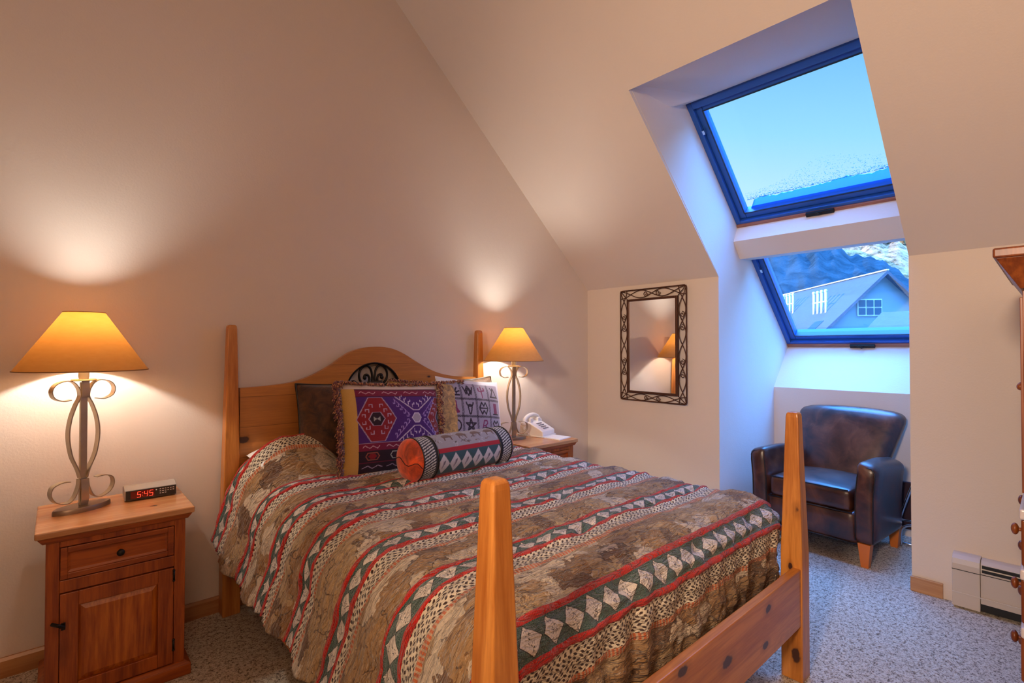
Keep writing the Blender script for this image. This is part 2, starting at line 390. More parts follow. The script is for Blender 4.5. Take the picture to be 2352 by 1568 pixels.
    h = m.math('ADD', m.math('SUBTRACT', h, m.math('MULTIPLY', edge, .3)), m.math('MINIMUM', m.math('MULTIPLY', cr, 9), .8))
    c = m.mix(m.math('MULTIPLY', m.math('SUBTRACT', 1, m.math('MULTIPLY', cr, 26), clamp=True), .28), c, (.08, .04, .03))  # crease shade painted in: colour darkens along the bump's grooves
    m.principled(c, .85, 0, m.bump(h, .9, .010), sheen=.3, spec=.15); return m.m
COMF = m_comforter()

# ------------------------------------------------------------------ room shell
H = 1.852; SL = .903                        # knee wall height, ceiling slope
def cz(x): return H - SL * x if x > -3.2 else H + SL * 3.2 - SL * (-3.2 - x)
XR, XL = 0.0, -6.4; YB, YF = 0.0, -3.5      # knee wall, far-left wall, headboard wall, front wall
YL, YR = -1.21, -2.305                       # alcove cheeks
T = .14
b = MB().box(XL - T, 1.3, YF - T, T, -.1, 0); struct(obj('floor', b, CARPET))
prof = [(XL, 0), (XR + T, 0), (XR + T, H + T * .2), (XR, H), (-3.2, cz(-3.2)), (XL, cz(XL))]
b = MB().prism([(XL - T, 0), (XR + .12, 0), (XR + .12, H - .1), (-3.2, cz(-3.2) + .05), (XL - T, cz(XL) + .05)], 1, 0, T); struct(obj('wall_back', b, WALL))
b = MB().prism([(XL - T, 0), (XR + .12, 0), (XR + .12, H - .1), (-3.2, cz(-3.2) + .05), (XL - T, cz(XL) + .05)], 1, YF - T, YF); struct(obj('wall_front', b, WALL))
b = MB().box(XL - T, XL, YF, YB, 0, cz(XL) + .1); struct(obj('wall_left', b, WALL))
# knee wall with the alcove opening between YL and YR
E_ = .002
b = MB().box(0, .12, YL + E_, YB, 0, H).box(0, .12, YF, YR - E_, 0, H); struct(obj('wall_right', b, WALL))
# sloped ceiling (right slope) with the skylight well cut out: three slabs; left slope whole
TOPX = -1.084
def slab(x0, x1, y0, y1, th=.10):
    return [(x0, y0, cz(x0)), (x1, y0, cz(x1)), (x1, y1, cz(x1)), (x0, y1, cz(x0))], th
b = MB()
def addslab(x0, x1, y0, y1, th=.1, zf=cz):
    lo = [(x0, y0, zf(x0)), (x1, y0, zf(x1)), (x1, y1, zf(x1)), (x0, y1, zf(x0))]
    hi = [(x, y, z + th) for x, y, z in lo]
    b.add(lo + hi, [(0, 1, 2, 3), (7, 6, 5, 4), (0, 4, 5, 1), (1, 5, 6, 2), (2, 6, 7, 3), (3, 7, 4, 0)])
addslab(-3.2, 0.0, YL + E_, YB); addslab(-3.2, 0.0, YF, YR - E_); addslab(-3.2, TOPX, YR - E_, YL + E_); addslab(XL - T, -3.2, YF, YB)
struct(obj('ceiling', b, WALL))
# window plane (outer), parallel to the ceiling
def wz(x): return 2.951 - .9155 * (x + .448)
# cheeks of the well and alcove (thick walls seen edge on)
LED_X, LED_Z = .981, 1.01
cheek = [(E_, 0), (LED_X, 0), (LED_X, LED_Z), (1.296, 1.35), (1.32, wz(1.32)), (-.448, wz(-.448)), (-.62, 2.89 + .12), (-1.084, 2.866 + E_), (E_, H + E_)]
b = MB().prism(cheek, 1, YL, YL + .07); struct(obj('wall_alcove_left', b, WALL))
b = MB().prism(cheek, 1, YR - .07, YR); struct(obj('wall_alcove_right', b, WALL))
b = MB().prism([(LED_X, 0), (LED_X, LED_Z), (1.296, 1.35), (1.42, 1.26), (1.42, 0)], 1, YR - .07, YL + .07); struct(obj('wall_alcove_back', b, WALL))
# head soffit of the well with its small plastered facet
A_L, A_R = (TOPX, YL, 2.866), (TOPX, YR, 2.866); HL, HR = (-.448, YL, 2.951), (-.448, YR, 2.951)
Bp = (-.637, YL, 2.875); Pp = (-.448, YL - .155, 2.951)
b = MB(); b.add([A_L, A_R, HL, HR, Bp, Pp, (TOPX, YL, 3.1), (TOPX, YR, 3.1), (-.448, YL, 3.15), (-.448, YR, 3.15)],
    [(0, 5, 3, 1), (0, 4, 5), (4, 2, 5), (6, 7, 9, 8), (0, 1, 7, 6), (2, 8, 9, 3), (0, 6, 8, 2, 4), (1, 3, 9, 7), (2, 3, 5)])
struct(obj('trim_1', b, WALL))
# beam between the two windows
b = MB().prism([(.316, wz(.316) + .02), (.241, 2.136), (.35, 2.017), (.543, 2.033), (.545, wz(.545) - .002), (.33, wz(.33) - .002)], 1, YR, YL); struct(obj('trim_2', b, WALL))

# windows: u along slope downwards, frame outside the well
sd = Vector((1, 0, -.9155)).normalized(); sn = Vector((.9155, 0, 1)).normalized()      # down-slope, outward
def window(name, xa, xb):
    root = bpy.data.objects.new(name, None); COL.objects.link(root); root['kind'] = 'structure'
    a = Vector((xa, 0, wz(xa))); L = (Vector((xb, 0, wz(xb))) - a).length
    def P(s, y, d): p = a + sd * s + sn * d; return (p.x, y, p.z)
    def bar(mb, s0, s1, y0, y1, d0, d1):
        vs = [P(s, y, d) for d in (d0, d1) for y in (y0, y1) for s in (s0, s1)]
        mb.add(vs, [(0, 2, 3, 1), (4, 5, 7, 6), (0, 1, 5, 4), (2, 6, 7, 3), (0, 4, 6, 2), (1, 3, 7, 5)])
    def ring(mb, m0, m1, y0, y1, w, d0, d1):
        bar(mb, m0, m1, y1 - w, y1, d0, d1); bar(mb, m0, m1, y0, y0 + w, d0, d1)
        bar(mb, m0, m0 + w, y0 + w, y1 - w, d0, d1); bar(mb, m1 - w, m1, y0 + w, y1 - w, d0, d1)
    f = MB(); ring(f, -.01, L + .01, YR - .03, YL + .03, .062, .0, .13); obj('frame', f, SASH, root, bevel=.003)
    f = MB(); ring(f, .05, L - .055, YR + .03, YL - .03, .045, .03, .11); obj('sash', f, SASH, root, bevel=.006)
    f = MB(); ring(f, .088, L - .095, YR + .07, YL - .07, .008, .026, .034); obj('gasket', f, GASKET, root)
    f = MB(); bar(f, L - .03, L + .0, YR, YL - .002, -.012, .06); obj('sill', f, SASH_W, root, bevel=.003)
    f = MB(); bar(f, .09, L - .09, YR + .07, YL - .07, .07, .076); obj('glass_pane', f, GLASS, root)
    ym = (YR + YL) / 2 - .02
    f = MB(); bar(f, L - .035, L - .008, ym - .085, ym + .085, -.03, -.01)
    f.tube([P(L - .02, ym - .01, -.03), P(L - .03, ym, -.05), P(L - .05, ym + .02, -.045)], .006); obj('handle', f, IRON, root, bevel=.002)
    # small latch on the left sash stile
    f = MB(); bar(f, L * .2, L * .2 + .03, YL - .05, YL - .035, -.01, .02); obj('latch', f, CHROME, root)
    return P, L
P1, L1 = window('window_1', -.448, .316)
P2, L2 = window('window_2', .462, 1.296)
# roof outside above and beside the windows so no light leaks in
b = MB()
def rb(x0, x1, y0, y1):
    lo = [(x0, y0, wz(x0)), (x1, y0, wz(x1)), (x1, y1, wz(x1)), (x0, y1, wz(x0))]; hi = [(x, y, z + .1) for x, y, z in lo]
    b.add(lo + hi, [(0, 1, 2, 3), (7, 6, 5, 4), (0, 4, 5, 1), (1, 5, 6, 2), (2, 6, 7, 3), (3, 7, 4, 0)])
rb(-3.2, 1.45, YL + .03, T); rb(-3.2, 1.45, YF - T, YR - .03); rb(-3.2, -.44, YR - .03, YL + .03); rb(1.3, 1.45, YR - .03, YL + .03)
struct(obj('roof_1', b, m_plain('roof_felt', (.1, .1, .11), .9)))
b = MB().box(1.40, 1.45, YF - T, T, -.1, 1.3); struct(obj('wall_outer', b, WALL))
# baseboards
b = MB().prism([(0, 0), (-.016, 0), (-.016, .068), (-.010, .08), (0, .08)], 0, XL, XR); struct(obj('baseboard_back', b, BASEB))
b = MB().box(-.018, 0, YR - .135, YR + .004, 0, .08); struct(obj('baseboard_right', b, BASEB_Y, bevel=.003))
b = MB().box(-.016, 0, YL, YB - .02, 0, .08); struct(obj('baseboard_mirror_side', b, BASEB_Y, bevel=.003))

# frost and snow on the upper pane
def snow_band():
    mb = MB(); n = 140; y0, y1 = YR + .07, YL - .105
    row = 16; vs = []; fs = []
    for i in range(n + 1):
        y = y0 + (y1 - y0) * i / n; e = i / n
        w = (.075 + .03 * (1 - e) + .018 * noise.noise((y * 6, 0, 0)) + .012 * noise.noise((y * 30, 3, 0)) + .006 * noise.noise((y * 90, 7, 0))) * min(1, (1 - e) * 18 + .05)
        for j in range(row + 1):
            q = j / row; s = L1 - .09 - w * q; th = .078 + .03 * math.sqrt(max(0, 1 - q * q)) 
            vs.append(P1(s, y, th if j < row else .0775))
    for i in range(n):
        for j in range(row): a = i * (row + 1) + j; fs.append((a, a + 1, a + row + 2, a + row + 1))
    mb.add(vs, fs)
    k = len(mb.v); vs = [(P1(L1 - .09, y0 + (y1 - y0) * i / n, .0775)) for i in range(n + 1)]
    random.seed(3)
    for _ in range(1900):      # frost flecks thinning upwards
        e = random.random() ** 1.0; y = y0 + (y1 - y0) * e; hh = random.random() ** 2.6
        top = .06 + .11 * math.exp(-((e - .42) / .25) ** 2) + .03 * (1 - e)
        s = L1 - .09 - .085 - hh * top - .02 * (1 - e)
        r = .0008 + .0022 * random.random() * (1 - hh * .6); a0 = random.random() * 3
        pts = [(s + r * math.sin(a0 + a) * random.uniform(.5, 1.2), y + 1.9 * r * math.cos(a0 + a) * random.uniform(.5, 1.2)) for a in (0, 1.26, 2.5, 3.77, 5.0)]
        mb.add([P1(p[0], p[1], .0775) for p in pts] + [P1(s, y, .0795)], [(0, 1, 5), (1, 2, 5), (2, 3, 5), (3, 4, 5), (4, 0, 5)])
    o = obj('snow', mb, SNOW, smooth=True); tag(o, 'thin drift of snow and frost lying on the lower edge of the upper skylight', 'snow', kind='stuff')
snow_band()

# ------------------------------------------------------------------ BED
XLp, XRp, YH, YFt = -2.878, -1.283, -.055, -2.150
bed = thing('four_poster_bed', 'honey pine four-poster bed frame with tapered posts and arched headboard', 'bed', ((XLp + XRp) / 2, (YH + YFt) / 2, 0))
B0 = Vector(bed.location)
def L(mb):   # world -> bed local
    mb.v = [(x - B0.x, y - B0.y, z - B0.z) for x, y, z in mb.v]; return mb
def post(x, y, zt, zm=.5, base=.041, top=.022):
    m = MB(); prof = [(0, base), (zm, base), (zt - .02, top), (zt - .008, top * .93), (zt, top * .7)]
    vs = []; fs = []
    for z, h in prof: vs += [(x + i * h, y + j * h, z) for i, j in ((-1, -1), (1, -1), (1, 1), (-1, 1))]
    for k in range(len(prof) - 1):
        for i in range(4): j = (i + 1) % 4; fs.append((k * 4 + i, k * 4 + j, k * 4 + 4 + j, k * 4 + 4 + i))
    n = (len(prof) - 1) * 4; fs += [(3, 2, 1, 0), (n, n + 1, n + 2, n + 3)]
    m.add(vs, fs); obj('post', L(m), PINE_V, bed, bevel=.005, segs=3)
post(XLp, YH, 1.455); post(XRp, YH, 1.465); post(XLp - .006, YFt, 1.075, top=.023); post(XRp + .003, YFt, 1.075, top=.024)
# headboard: arched plank panel with a half-round opening
hb_top = [(-2.84, 1.132), (-2.70, 1.138), (-2.60, 1.148), (-2.535, 1.163), (-2.45, 1.195), (-2.36, 1.243), (-2.30, 1.285), (-2.24, 1.318), (-2.17, 1.338), (-2.10, 1.345), (-2.03, 1.343), (-1.96, 1.328), (-1.89, 1.298), (-1.82, 1.258), (-1.74, 1.215), (-1.66, 1.18), (-1.58, 1.158), (-1.48, 1.143), (-1.32, 1.132)]
GC = (-2.10, 1.065); GR = .186
def fill_with_hole(outer, hole, y0, y1):
    bm = bmesh.new(); E = []
    for loop in (outer, hole):
        vs = [bm.verts.new((x, y0, z)) for x, z in loop]
        E += [bm.edges.new((vs[i], vs[(i + 1) % len(vs)])) for i in range(len(vs))]
    bmesh.ops.triangle_fill(bm, use_beauty=True, use_dissolve=False, edges=E)
    r = bmesh.ops.extrude_face_region(bm, geom=bm.faces[:])
    for g in r['geom']:
        if isinstance(g, bmesh.types.BMVert): g.co.y = y1
    bm.verts.index_update(); m = MB(); m.add([v.co[:] for v in bm.verts], [tuple(v.index for v in f.verts) for f in bm.faces]); bm.free(); return m
import itertools
def catmull(pts, n=6):
    out = []
    for i in range(len(pts) - 1):
        p0 = pts[max(i - 1, 0)]; p1 = pts[i]; p2 = pts[i + 1]; p3 = pts[min(i + 2, len(pts) - 1)]
        for k in range(n):
            t = k / n
            out.append(tuple(.5 * ((2 * b_) + (-a + c) * t + (2 * a - 5 * b_ + 4 * c - d) * t * t + (-a + 3 * b_ - 3 * c + d) * t ** 3) for a, b_, c, d in zip(p0, p1, p2, p3)))
    out.append(tuple(pts[-1])); return out
outer = catmull(hb_top, 4) + [(-1.32, .40), (-2.84, .40)]
hole = [(GC[0] + GR * math.cos(a), GC[1] + GR * math.sin(a)) for a in [PI * i / 28 for i in range(29)]]
obj('headboard', L(fill_with_hole(outer, hole, -.072, -.038)), PINE_HB, bed, auto=30)
# iron grille of scrolls in the opening
g = MB(); yg = -.06
rim = [(GC[0] + (GR - .004) * math.cos(a), yg, GC[1] + (GR - .004) * math.sin(a)) for a in [PI * i / 32 for i in range(33)]]
g.ribbon(rim, (0, 1, 0), .022, .014); g.ribbon([(GC[0] - GR, yg, GC[1] + .004), (GC[0] + GR, yg, GC[1] + .004)], (0, 1, 0), .022, .012)
def spiral(cx, cz_, r0, r1, a0, a1, n=22): return [(cx + (r0 + (r1 - r0) * i / n) * math.cos(a0 + (a1 - a0) * i / n), yg, cz_ + (r0 + (r1 - r0) * i / n) * math.sin(a0 + (a1 - a0) * i / n)) for i in range(n + 1)]
for sx in (-1, 1):
    g.tube([(GC[0] + sx * x, yg, GC[1] + z) for x, z in catmull([(.006, .0), (.010, .05), (.008, .10), (.018, .145), (.045, .168), (.078, .150), (.092, .115), (.086, .08), (.062, .055), (.036, .06), (.026, .085), (.036, .108), (.056, .108), (.062, .088)], 4)], .0075, 6)
    g.tube([(GC[0] + sx * x, yg, GC[1] + z) for x, z in catmull([(.01, .035), (.045, .03), (.085, .045), (.125, .075), (.152, .062), (.158, .032), (.135, .012), (.108, .022), (.112, .045)], 4)], .0065, 6)
    g.ball((GC[0] + sx * .056, yg, GC[1] + .094), .012, .01, .014, 10, 6); g.ball((GC[0] + sx * .112, yg, GC[1] + .046), .010, .01, .01, 10, 6)
    g.ball((GC[0] + sx * .014, yg, GC[1] + .052), .013, .01, .011, 10, 6)
obj('iron_grille', L(g), IRON, bed, smooth=True)
# rails
b = MB().box(XLp + .03, XRp - .03, YFt - .036, YFt - .004, .225, .452); obj('foot_rail', L(b), PINE_X, bed, bevel=.004)
for x in (XLp + .012, XRp - .012):
    b = MB().box(x - .016, x + .016, YFt + .03, YH - .03, .20, .40); obj('side_rail', L(b), PINE_Y, bed, bevel=.004)
# mattress & box spring
def soft(x, y, z): return (x, y, z)
b = MB().rbox(((XLp + XRp) / 2, -1.08, .54), (1.48, 1.96, .26), .05, 6); mt = obj('mattress', b, MATTRESS, smooth=True)
tag(mt, 'mattress lying in the pine bed under the striped comforter', 'mattress')
b = MB().rbox(((XLp + XRp) / 2, -1.08, .31), (1.48, 1.96, .18), .03, 4); bs = obj('box_spring', b, MATTRESS, smooth=True)
tag(bs, 'dark box spring under the mattress between the side rails', 'box spring')
# comforter -------------------------------------------------------
def comforter():
    xl0, xr0, yf0 = -2.68, -1.37, -1.985
    Rl, Rr, Rf = .215, .15, .115
    def prof(d, R, lean, ext):
        """horizontal, drop for arc length d past the shoulder start"""
        q = PI / 2 * R
        if d <= 0: return 0, 0
        if d < q: a = d / R; return R * math.sin(a), R * (1 - math.cos(a))
        e = d - q; return R + e * lean, R + e * ext
    us = []; nu = 300; nv = 420
    u0, u1 = -.52, (xr0 - xl0) + .42; v0, v1 = .125, 1.985 + .47
    V = np.zeros((nu + 1, nv + 1, 3)); UV = np.zeros((nu + 1, nv + 1, 2)); keep = np.ones((nu, nv), bool)
    ztop = .705
    tufts = [(x, P_ * k + .122 + .086) for k in range(0, 7) for x in (-2.35 + (.18 if k % 2 else 0), -1.93 + (.18 if k % 2 else 0), -1.51 + (.1 if k % 2 else 0))]
    for i in range(nu + 1):
        u = u0 + (u1 - u0) * i / nu
        for j in range(nv + 1):
            v = v0 + (v1 - v0) * j / nv
            dl = max(0, -u); dr = max(0, u - (xr0 - xl0)); df = max(0, v - 1.985)
            if dr > 0: hx, kx = prof(dr, Rr, .02, 1); sx = 1
            else: hx, kx = prof(dl, Rl, .34, .95); sx = -1
            hy, ky = prof(df, Rf, -.10, 1)
            x = (xl0 if dl > 0 else xr0 if dr > 0 else xl0 + u) + sx * hx
            y = -min(v, 1.985) - hy
            z = ztop - kx - ky
            if dl > 0 and df > 0: z = ztop - max(kx, ky) - .25 * min(kx, ky)
            # pillow hump at the head
            hump = .180 * math.exp(-((v - .22) / .14) ** 2) * (1 - min(1, dl / .42)) * (1 - 1 / (1 + math.exp(-(u - .25) / .03)))
            crease = -.022 * math.exp(-((v - .42) / .05) ** 2) * (1 - min(1, dl / .5))
            z += hump + crease
            # quilted ribs: cloth dips at the red cords and puffs between
            t = (v - .17 * max(0, v - 1.86) + 10 * P_ - .13) % P_
            rib = 0
            for c0, w, s_ in ((.008, .010, .0070), (.087, .011, .0075), (.168, .009, .002)): rib += s_ * math.exp(-((t - c0) / w) ** 2)
            for c0, w, s_ in ((.024, .008, .004), (.103, .009, .005), (.072, .006, .003)): rib -= s_ * math.exp(-((t - c0) / w) ** 2)
            puff = .014 * abs(math.sin(PI * min(1, max(0, (t - .176) / (P_ - .176))))) + .005 * math.sin(PI * min(1, max(0, t - .016) / .062)) * (t < .078)
            big = .012 * noise.noise((u * 2.2, v * 2.2, 1)) + .006 * noise.noise((u * 6, v * 7, 5))
            wr = .0085 * noise.noise((u * 9 + v * 5, v * 30 - u * 3, 2)) + .0045 * noise.noise((u * 20, v * 50, 8))
            tf = 0
            for tx, tv in tufts:
                q = ((xl0 + u - tx) / .05) ** 2 + ((v - tv) / .022) ** 2
                if q < 6: tf -= .020 * math.exp(-q)
            disp = rib + puff + big + wr + tf
            # normal of the underlying shape
            al = min(PI / 2, dl / Rl); ar = min(PI / 2, dr / Rr); af = min(PI / 2, df / Rf)
            n = Vector((-math.sin(al) + math.sin(ar), -math.sin(af), max(.03, math.cos(al) * math.cos(ar) * math.cos(af)))).normalized()
            if dl > 0:   # lazy folds down the side, growing to the hem
                g_ = min(1, dl / .4) ** 1.6
                disp += g_ * (.020 * noise.noise((v * 4.3, 4, dl)) + .012 * math.sin(v * 2 * PI / .31 + 2 * dl))
                if v < .45: # the corner by the headboard flares out
                    w = (1 - v / .45); x -= .055 * w * g_; z += .13 * w * g_
            if df > 0:
                g_ = min(1, df / .22) ** 1.3
                disp += g_ * (.006 * math.sin(u * 2 * PI / .13 + 5 * noise.noise((u * 3, 2, 0))) + .011 * noise.noise((u * 13, df * 3, 9)) + .007 * noise.noise((u * 34, df * 4, 3)))
            V[i, j] = (x + n.x * disp, y + n.y * disp, z + n.z * disp); UV[i, j] = (u, v)
            if i < nu and j < nv and ((df > .085 and dl > .10) or (df > .02 and dr > .085)): keep[i, j] = False
    # leave the foot drop between the posts narrower
    idx = np.arange((nu + 1) * (nv + 1)).reshape(nu + 1, nv + 1)
    fs = [(int(idx[i, j]), int(idx[i + 1, j]), int(idx[i + 1, j + 1]), int(idx[i, j + 1])) for i in range(nu) for j in range(nv) if keep[i, j]]
    fs = [f[::-1] for f in fs]
    m = MB(); m.v = [tuple(p) for p in V.reshape(-1, 3)]; m.f = fs
    o = obj('comforter', m, COMF, smooth=True, uv=UV.reshape(-1, 2))
    so = o.modifiers.new('Solid', 'SOLIDIFY'); so.thickness = .022; so.offset = -1
    tag(o, 'quilted comforter with red, tan and diamond woven stripes spread over the pine bed', 'comforter')
comforter()

# ------------------------------------------------------------------ cushions
def pillow(w, h, t, n=40, pinch=.06, sag=0):
    """front and back grids joined at the seam; centre origin, x width, z height, -y front"""
    vs = []; uv = []; fs = []
    for side in (-1, 1):
        base = len(vs)
        for j in range(n + 1):
            for i in range(n + 1):
                a = -1 + 2 * i / n; b_ = -1 + 2 * j / n
                ex = 1 - pinch * (1 - b_ * b_) * abs(a) ** 3; ez = 1 - pinch * (1 - a * a) * abs(b_) ** 3
                th = ((1 - abs(a) ** 2.6) * (1 - abs(b_) ** 2.6)) ** .55
                th *= 1 + .05 * noise.noise((a * 3, b_ * 3, side * 5 + w * 9))
                vs.append((a * ex * w / 2, side * th * t / 2, b_ * ez * h / 2 - sag * (1 - b_) * abs(a) * .02)); uv.append(((a + 1) / 2, (b_ + 1) / 2))
        for j in range(n):
            for i in range(n):
                q = base + j * (n + 1) + i; f = (q, q + 1, q + n + 2, q + n + 1); fs.append(f if side == -1 else f[::-1])
    m = MB(); m.v = vs; m.f = fs
    seam = []
    k = n + 1
    for i in range(n): seam.append(vs[i])
    for j in range(n): seam.append(vs[j * k + n])
    for i in range(n, 0, -1): seam.append(vs[n * k + i])
    for j in range(n, 0, -1): seam.append(vs[j * k])
    return m, np.array(uv), seam
def euler(rx, ry, rz): return (math.radians(rx), math.radians(ry), math.radians(rz))

# brown velvet cushions
def velvet(label, loc, rot, w=.48, h=.48):
    m, uv, seam = pillow(w, h, .17)
    t = thing('velvet_cushion', label, 'cushion', loc, rot=rot, group='brown velvet cushions against the headboard')
    obj('cover', m, VELVET, t, smooth=True)
    obj('piping', MB().tube(seam, .006, 6, closed=True), PIPING_L, t, smooth=True)
    return t
velvet('dark brown velvet cushion at the left end of the row, beside the yellow bordered cushion', (-2.36, -.215, .915), euler(-13, 0, -10), .47, .47)
velvet('dark brown velvet cushion mostly hidden behind the white cushion with cattle brands', (-1.47, -.20, .905), euler(-13, 0, 6), .50, .47)
# white bed pillow peeping out
m, uv, seam = pillow(.36, .22, .12, 28, .03)
o = obj('bed_pillow', m, LINEN, smooth=True); o.location = (-2.63, -.19, .778); o.rotation_euler = euler(-84, 0, 3)
tag(o, 'white bed pillow peeping out from under the comforter at the left of the headboard', 'pillow')

# tiny painter for woven pictures
class Cv:
    def __init__(s, w, h, bg): s.w, s.h = w, h; s.a = np.ones((h, w, 3)) * np.array(bg); s.y, s.x = np.mgrid[0:h, 0:w]; s.x = (s.x + .5) / w; s.y = (s.y + .5) / h
    def rect(s, x0, x1, y0, y1, c): s.a[(s.x >= x0) & (s.x < x1) & (s.y >= y0) & (s.y < y1)] = c
    def poly(s, pts, c):
        ins = np.zeros(s.x.shape, bool); n = len(pts)
        for i in range(n):
            x1, y1 = pts[i]; x2, y2 = pts[(i + 1) % n]
            if y1 == y2: continue
            k = ((s.y >= min(y1, y2)) & (s.y < max(y1, y2)) & (s.x < (s.y - y1) * (x2 - x1) / (y2 - y1) + x1)); ins ^= k
        s.a[ins] = c
    def line(s, pts, w, c, closed=False):
        P = list(pts) + ([pts[0]] if closed else [])
        for (x1, y1), (x2, y2) in zip(P, P[1:]):
            dx, dy = x2 - x1, y2 - y1; l = dx * dx + dy * dy + 1e-12
            t = np.clip(((s.x - x1) * dx + (s.y - y1) * dy) / l, 0, 1)
            s.a[(s.x - x1 - t * dx) ** 2 + (s.y - y1 - t * dy) ** 2 < (w / 2) ** 2] = c
    def arc(s, cx, cy, r, a0, a1, w, c, ry=None):
        ry = ry or r; s.line([(cx + r * math.cos(math.radians(a0 + (a1 - a0) * k / 14)), cy + ry * math.sin(math.radians(a0 + (a1 - a0) * k / 14))) for k in range(15)], w, c)
    def sample(s, u, v): return s.a[np.clip((v * s.h).astype(int), 0, s.h - 1), np.clip((u * s.w).astype(int), 0, s.w - 1)]

def kilim_canvas():
    c = Cv(420, 420, (.60, .34, .09))
    ox0, ox1, oy0, oy1 = .12, .985, .06, .93
    mar = (.16, .012, .035); pur = (.075, .018, .16); dk = (.03, .012, .02); lil = (.46, .32, .44); redc = (.26, .015, .02)
    c.rect(ox0, ox1, oy0, oy1, mar)
    c.rect(.0, 1, .93, 1.0, (.66, .50, .42))
    c.rect(ox1 - .0, 1, 0, 1, (.75, .68, .70))
    X = lambda q: ox0 + q * (ox1 - ox0)
    # bottom dark bands
    c.rect(ox0, ox1, oy0, .16, dk); c.rect(ox0, ox1, .17, .28, dk)
    for k in range(4):
        cx = X(.14 + .26 * k); c.line([(cx - .06, .225), (cx - .04, .26), (cx + .04, .26), (cx + .06, .225), (cx + .04, .19), (cx - .04, .19)], .009, (.35, .10, .06) if k % 2 == 0 else (.45, .45, .38), True)
        if k % 2 == 0: c.poly([(cx - .04, .225), (cx - .02, .25), (cx + .02, .25), (cx + .04, .225), (cx + .02, .2), (cx - .02, .2)], redc)
        c.line([(cx - .09, .11), (cx - .04, .13), (cx, .10), (cx + .05, .13), (cx + .09, .11)], .007, lil)
    # upper and lower meander bands
    for yb in (.315, .885):
        c.rect(ox0, ox1, yb - .035, yb + .035, (.20, .012, .045)); c.line([(ox0, yb - .04), (ox1, yb - .04)], .006, dk); c.line([(ox0, yb + .04), (ox1, yb + .04)], .006, lil if yb < .5 else dk)
        for k in range(4):
            x = X(.04 + .25 * k); c.line([(x, yb), (x + .02, yb + .018), (x + .06, yb - .01), (x + .09, yb + .012), (x + .13, yb - .012), (x + .15, yb + .01)], .007, (.6, .35, .4))
    # main field: purple with medallion left, X right
    y0, y1 = .36, .84; ym = (y0 + y1) / 2
    c.rect(ox0, ox1, y0, y1, pur)
    for k, cx in ((0, X(.20)), (1, X(1.02))):
        w_ = .185; hgt = .23
        c.poly([(cx - w_, ym), (cx - w_ * .35, ym + hgt), (cx + w_ * .35, ym + hgt), (cx + w_, ym), (cx + w_ * .35, ym - hgt), (cx - w_ * .35, ym - hgt)], redc)
        c.line([(cx - w_, ym), (cx - w_ * .35, ym + hgt), (cx + w_ * .35, ym + hgt), (cx + w_, ym), (cx + w_ * .35, ym - hgt), (cx - w_ * .35, ym - hgt)], .009, (.42, .30, .42), True)
        c.poly([(cx - .075, ym), (cx - .035, ym + .07), (cx + .035, ym + .07), (cx + .075, ym), (cx + .035, ym - .07), (cx - .035, ym - .07)], dk)
        c.line([(cx - .075, ym), (cx - .035, ym + .07), (cx + .035, ym + .07), (cx + .075, ym), (cx + .035, ym - .07), (cx - .035, ym - .07)], .008, lil, True)
        c.poly([(cx - .03, ym + .025), (cx, ym + .0), (cx + .03, ym + .025), (cx + .03, ym - .025), (cx, ym), (cx - .03, ym - .025)], (.35, .32, .30))
        for sy in (-1, 1):
            for sx in (-1, 1):
                for h_ in range(3):
                    bx = cx + sx * (.035 + .035 * h_); by = ym + sy * (.155 - .052 * h_)
                    c.line([(bx, by - sy * .03), (bx, by), (bx + sx * .028, by), (bx + sx * .028, by - sy * .018)], .008, lil)
    mx = X(.66)
    c.poly([(mx - .05, ym), (mx - .02, ym + .05), (mx + .025, ym + .05), (mx + .05, ym), (mx + .025, ym - .05), (mx - .02, ym - .05)], (.40, .33, .42))
    c.line([(mx - .05, ym), (mx - .02, ym + .05), (mx + .025, ym + .05), (mx + .05, ym), (mx + .025, ym - .05), (mx - .02, ym - .05)], .007, (.7, .6, .75), True)
    for sy in (-1, 1):
        c.line([(mx - .20, ym + sy * .235), (mx - .03, ym + sy * .085), (mx + .03, ym + sy * .085), (mx + .20, ym + sy * .235)], .012, (.55, .42, .55))
        for h_ in range(4):
            for sx in (-1, 1):
                bx = mx + sx * (.035 + .040 * h_); by = ym + sy * (.12 + .030 * h_)
                c.line([(bx, by), (bx, by + sy * .03), (bx - sx * .02, by + sy * .03), (bx - sx * .02, by + sy * .048)], .007, (.66, .52, .68))
        for sx in (-1, 1):
            c.line([(mx + sx * .07, ym + sy * .03), (mx + sx * .22, ym + sy * .21)], .007, (.35, .18, .48))
            for h_ in range(5):
                bx = mx + sx * (.085 + .032 * h_); by = ym + sy * (.015 + .036 * h_)
                c.line([(bx, by + sy * .04), (bx, by), (bx + sx * .018, by), (bx + sx * .018, by + sy * .014)], .007, (.38, .24, .55))
    return c
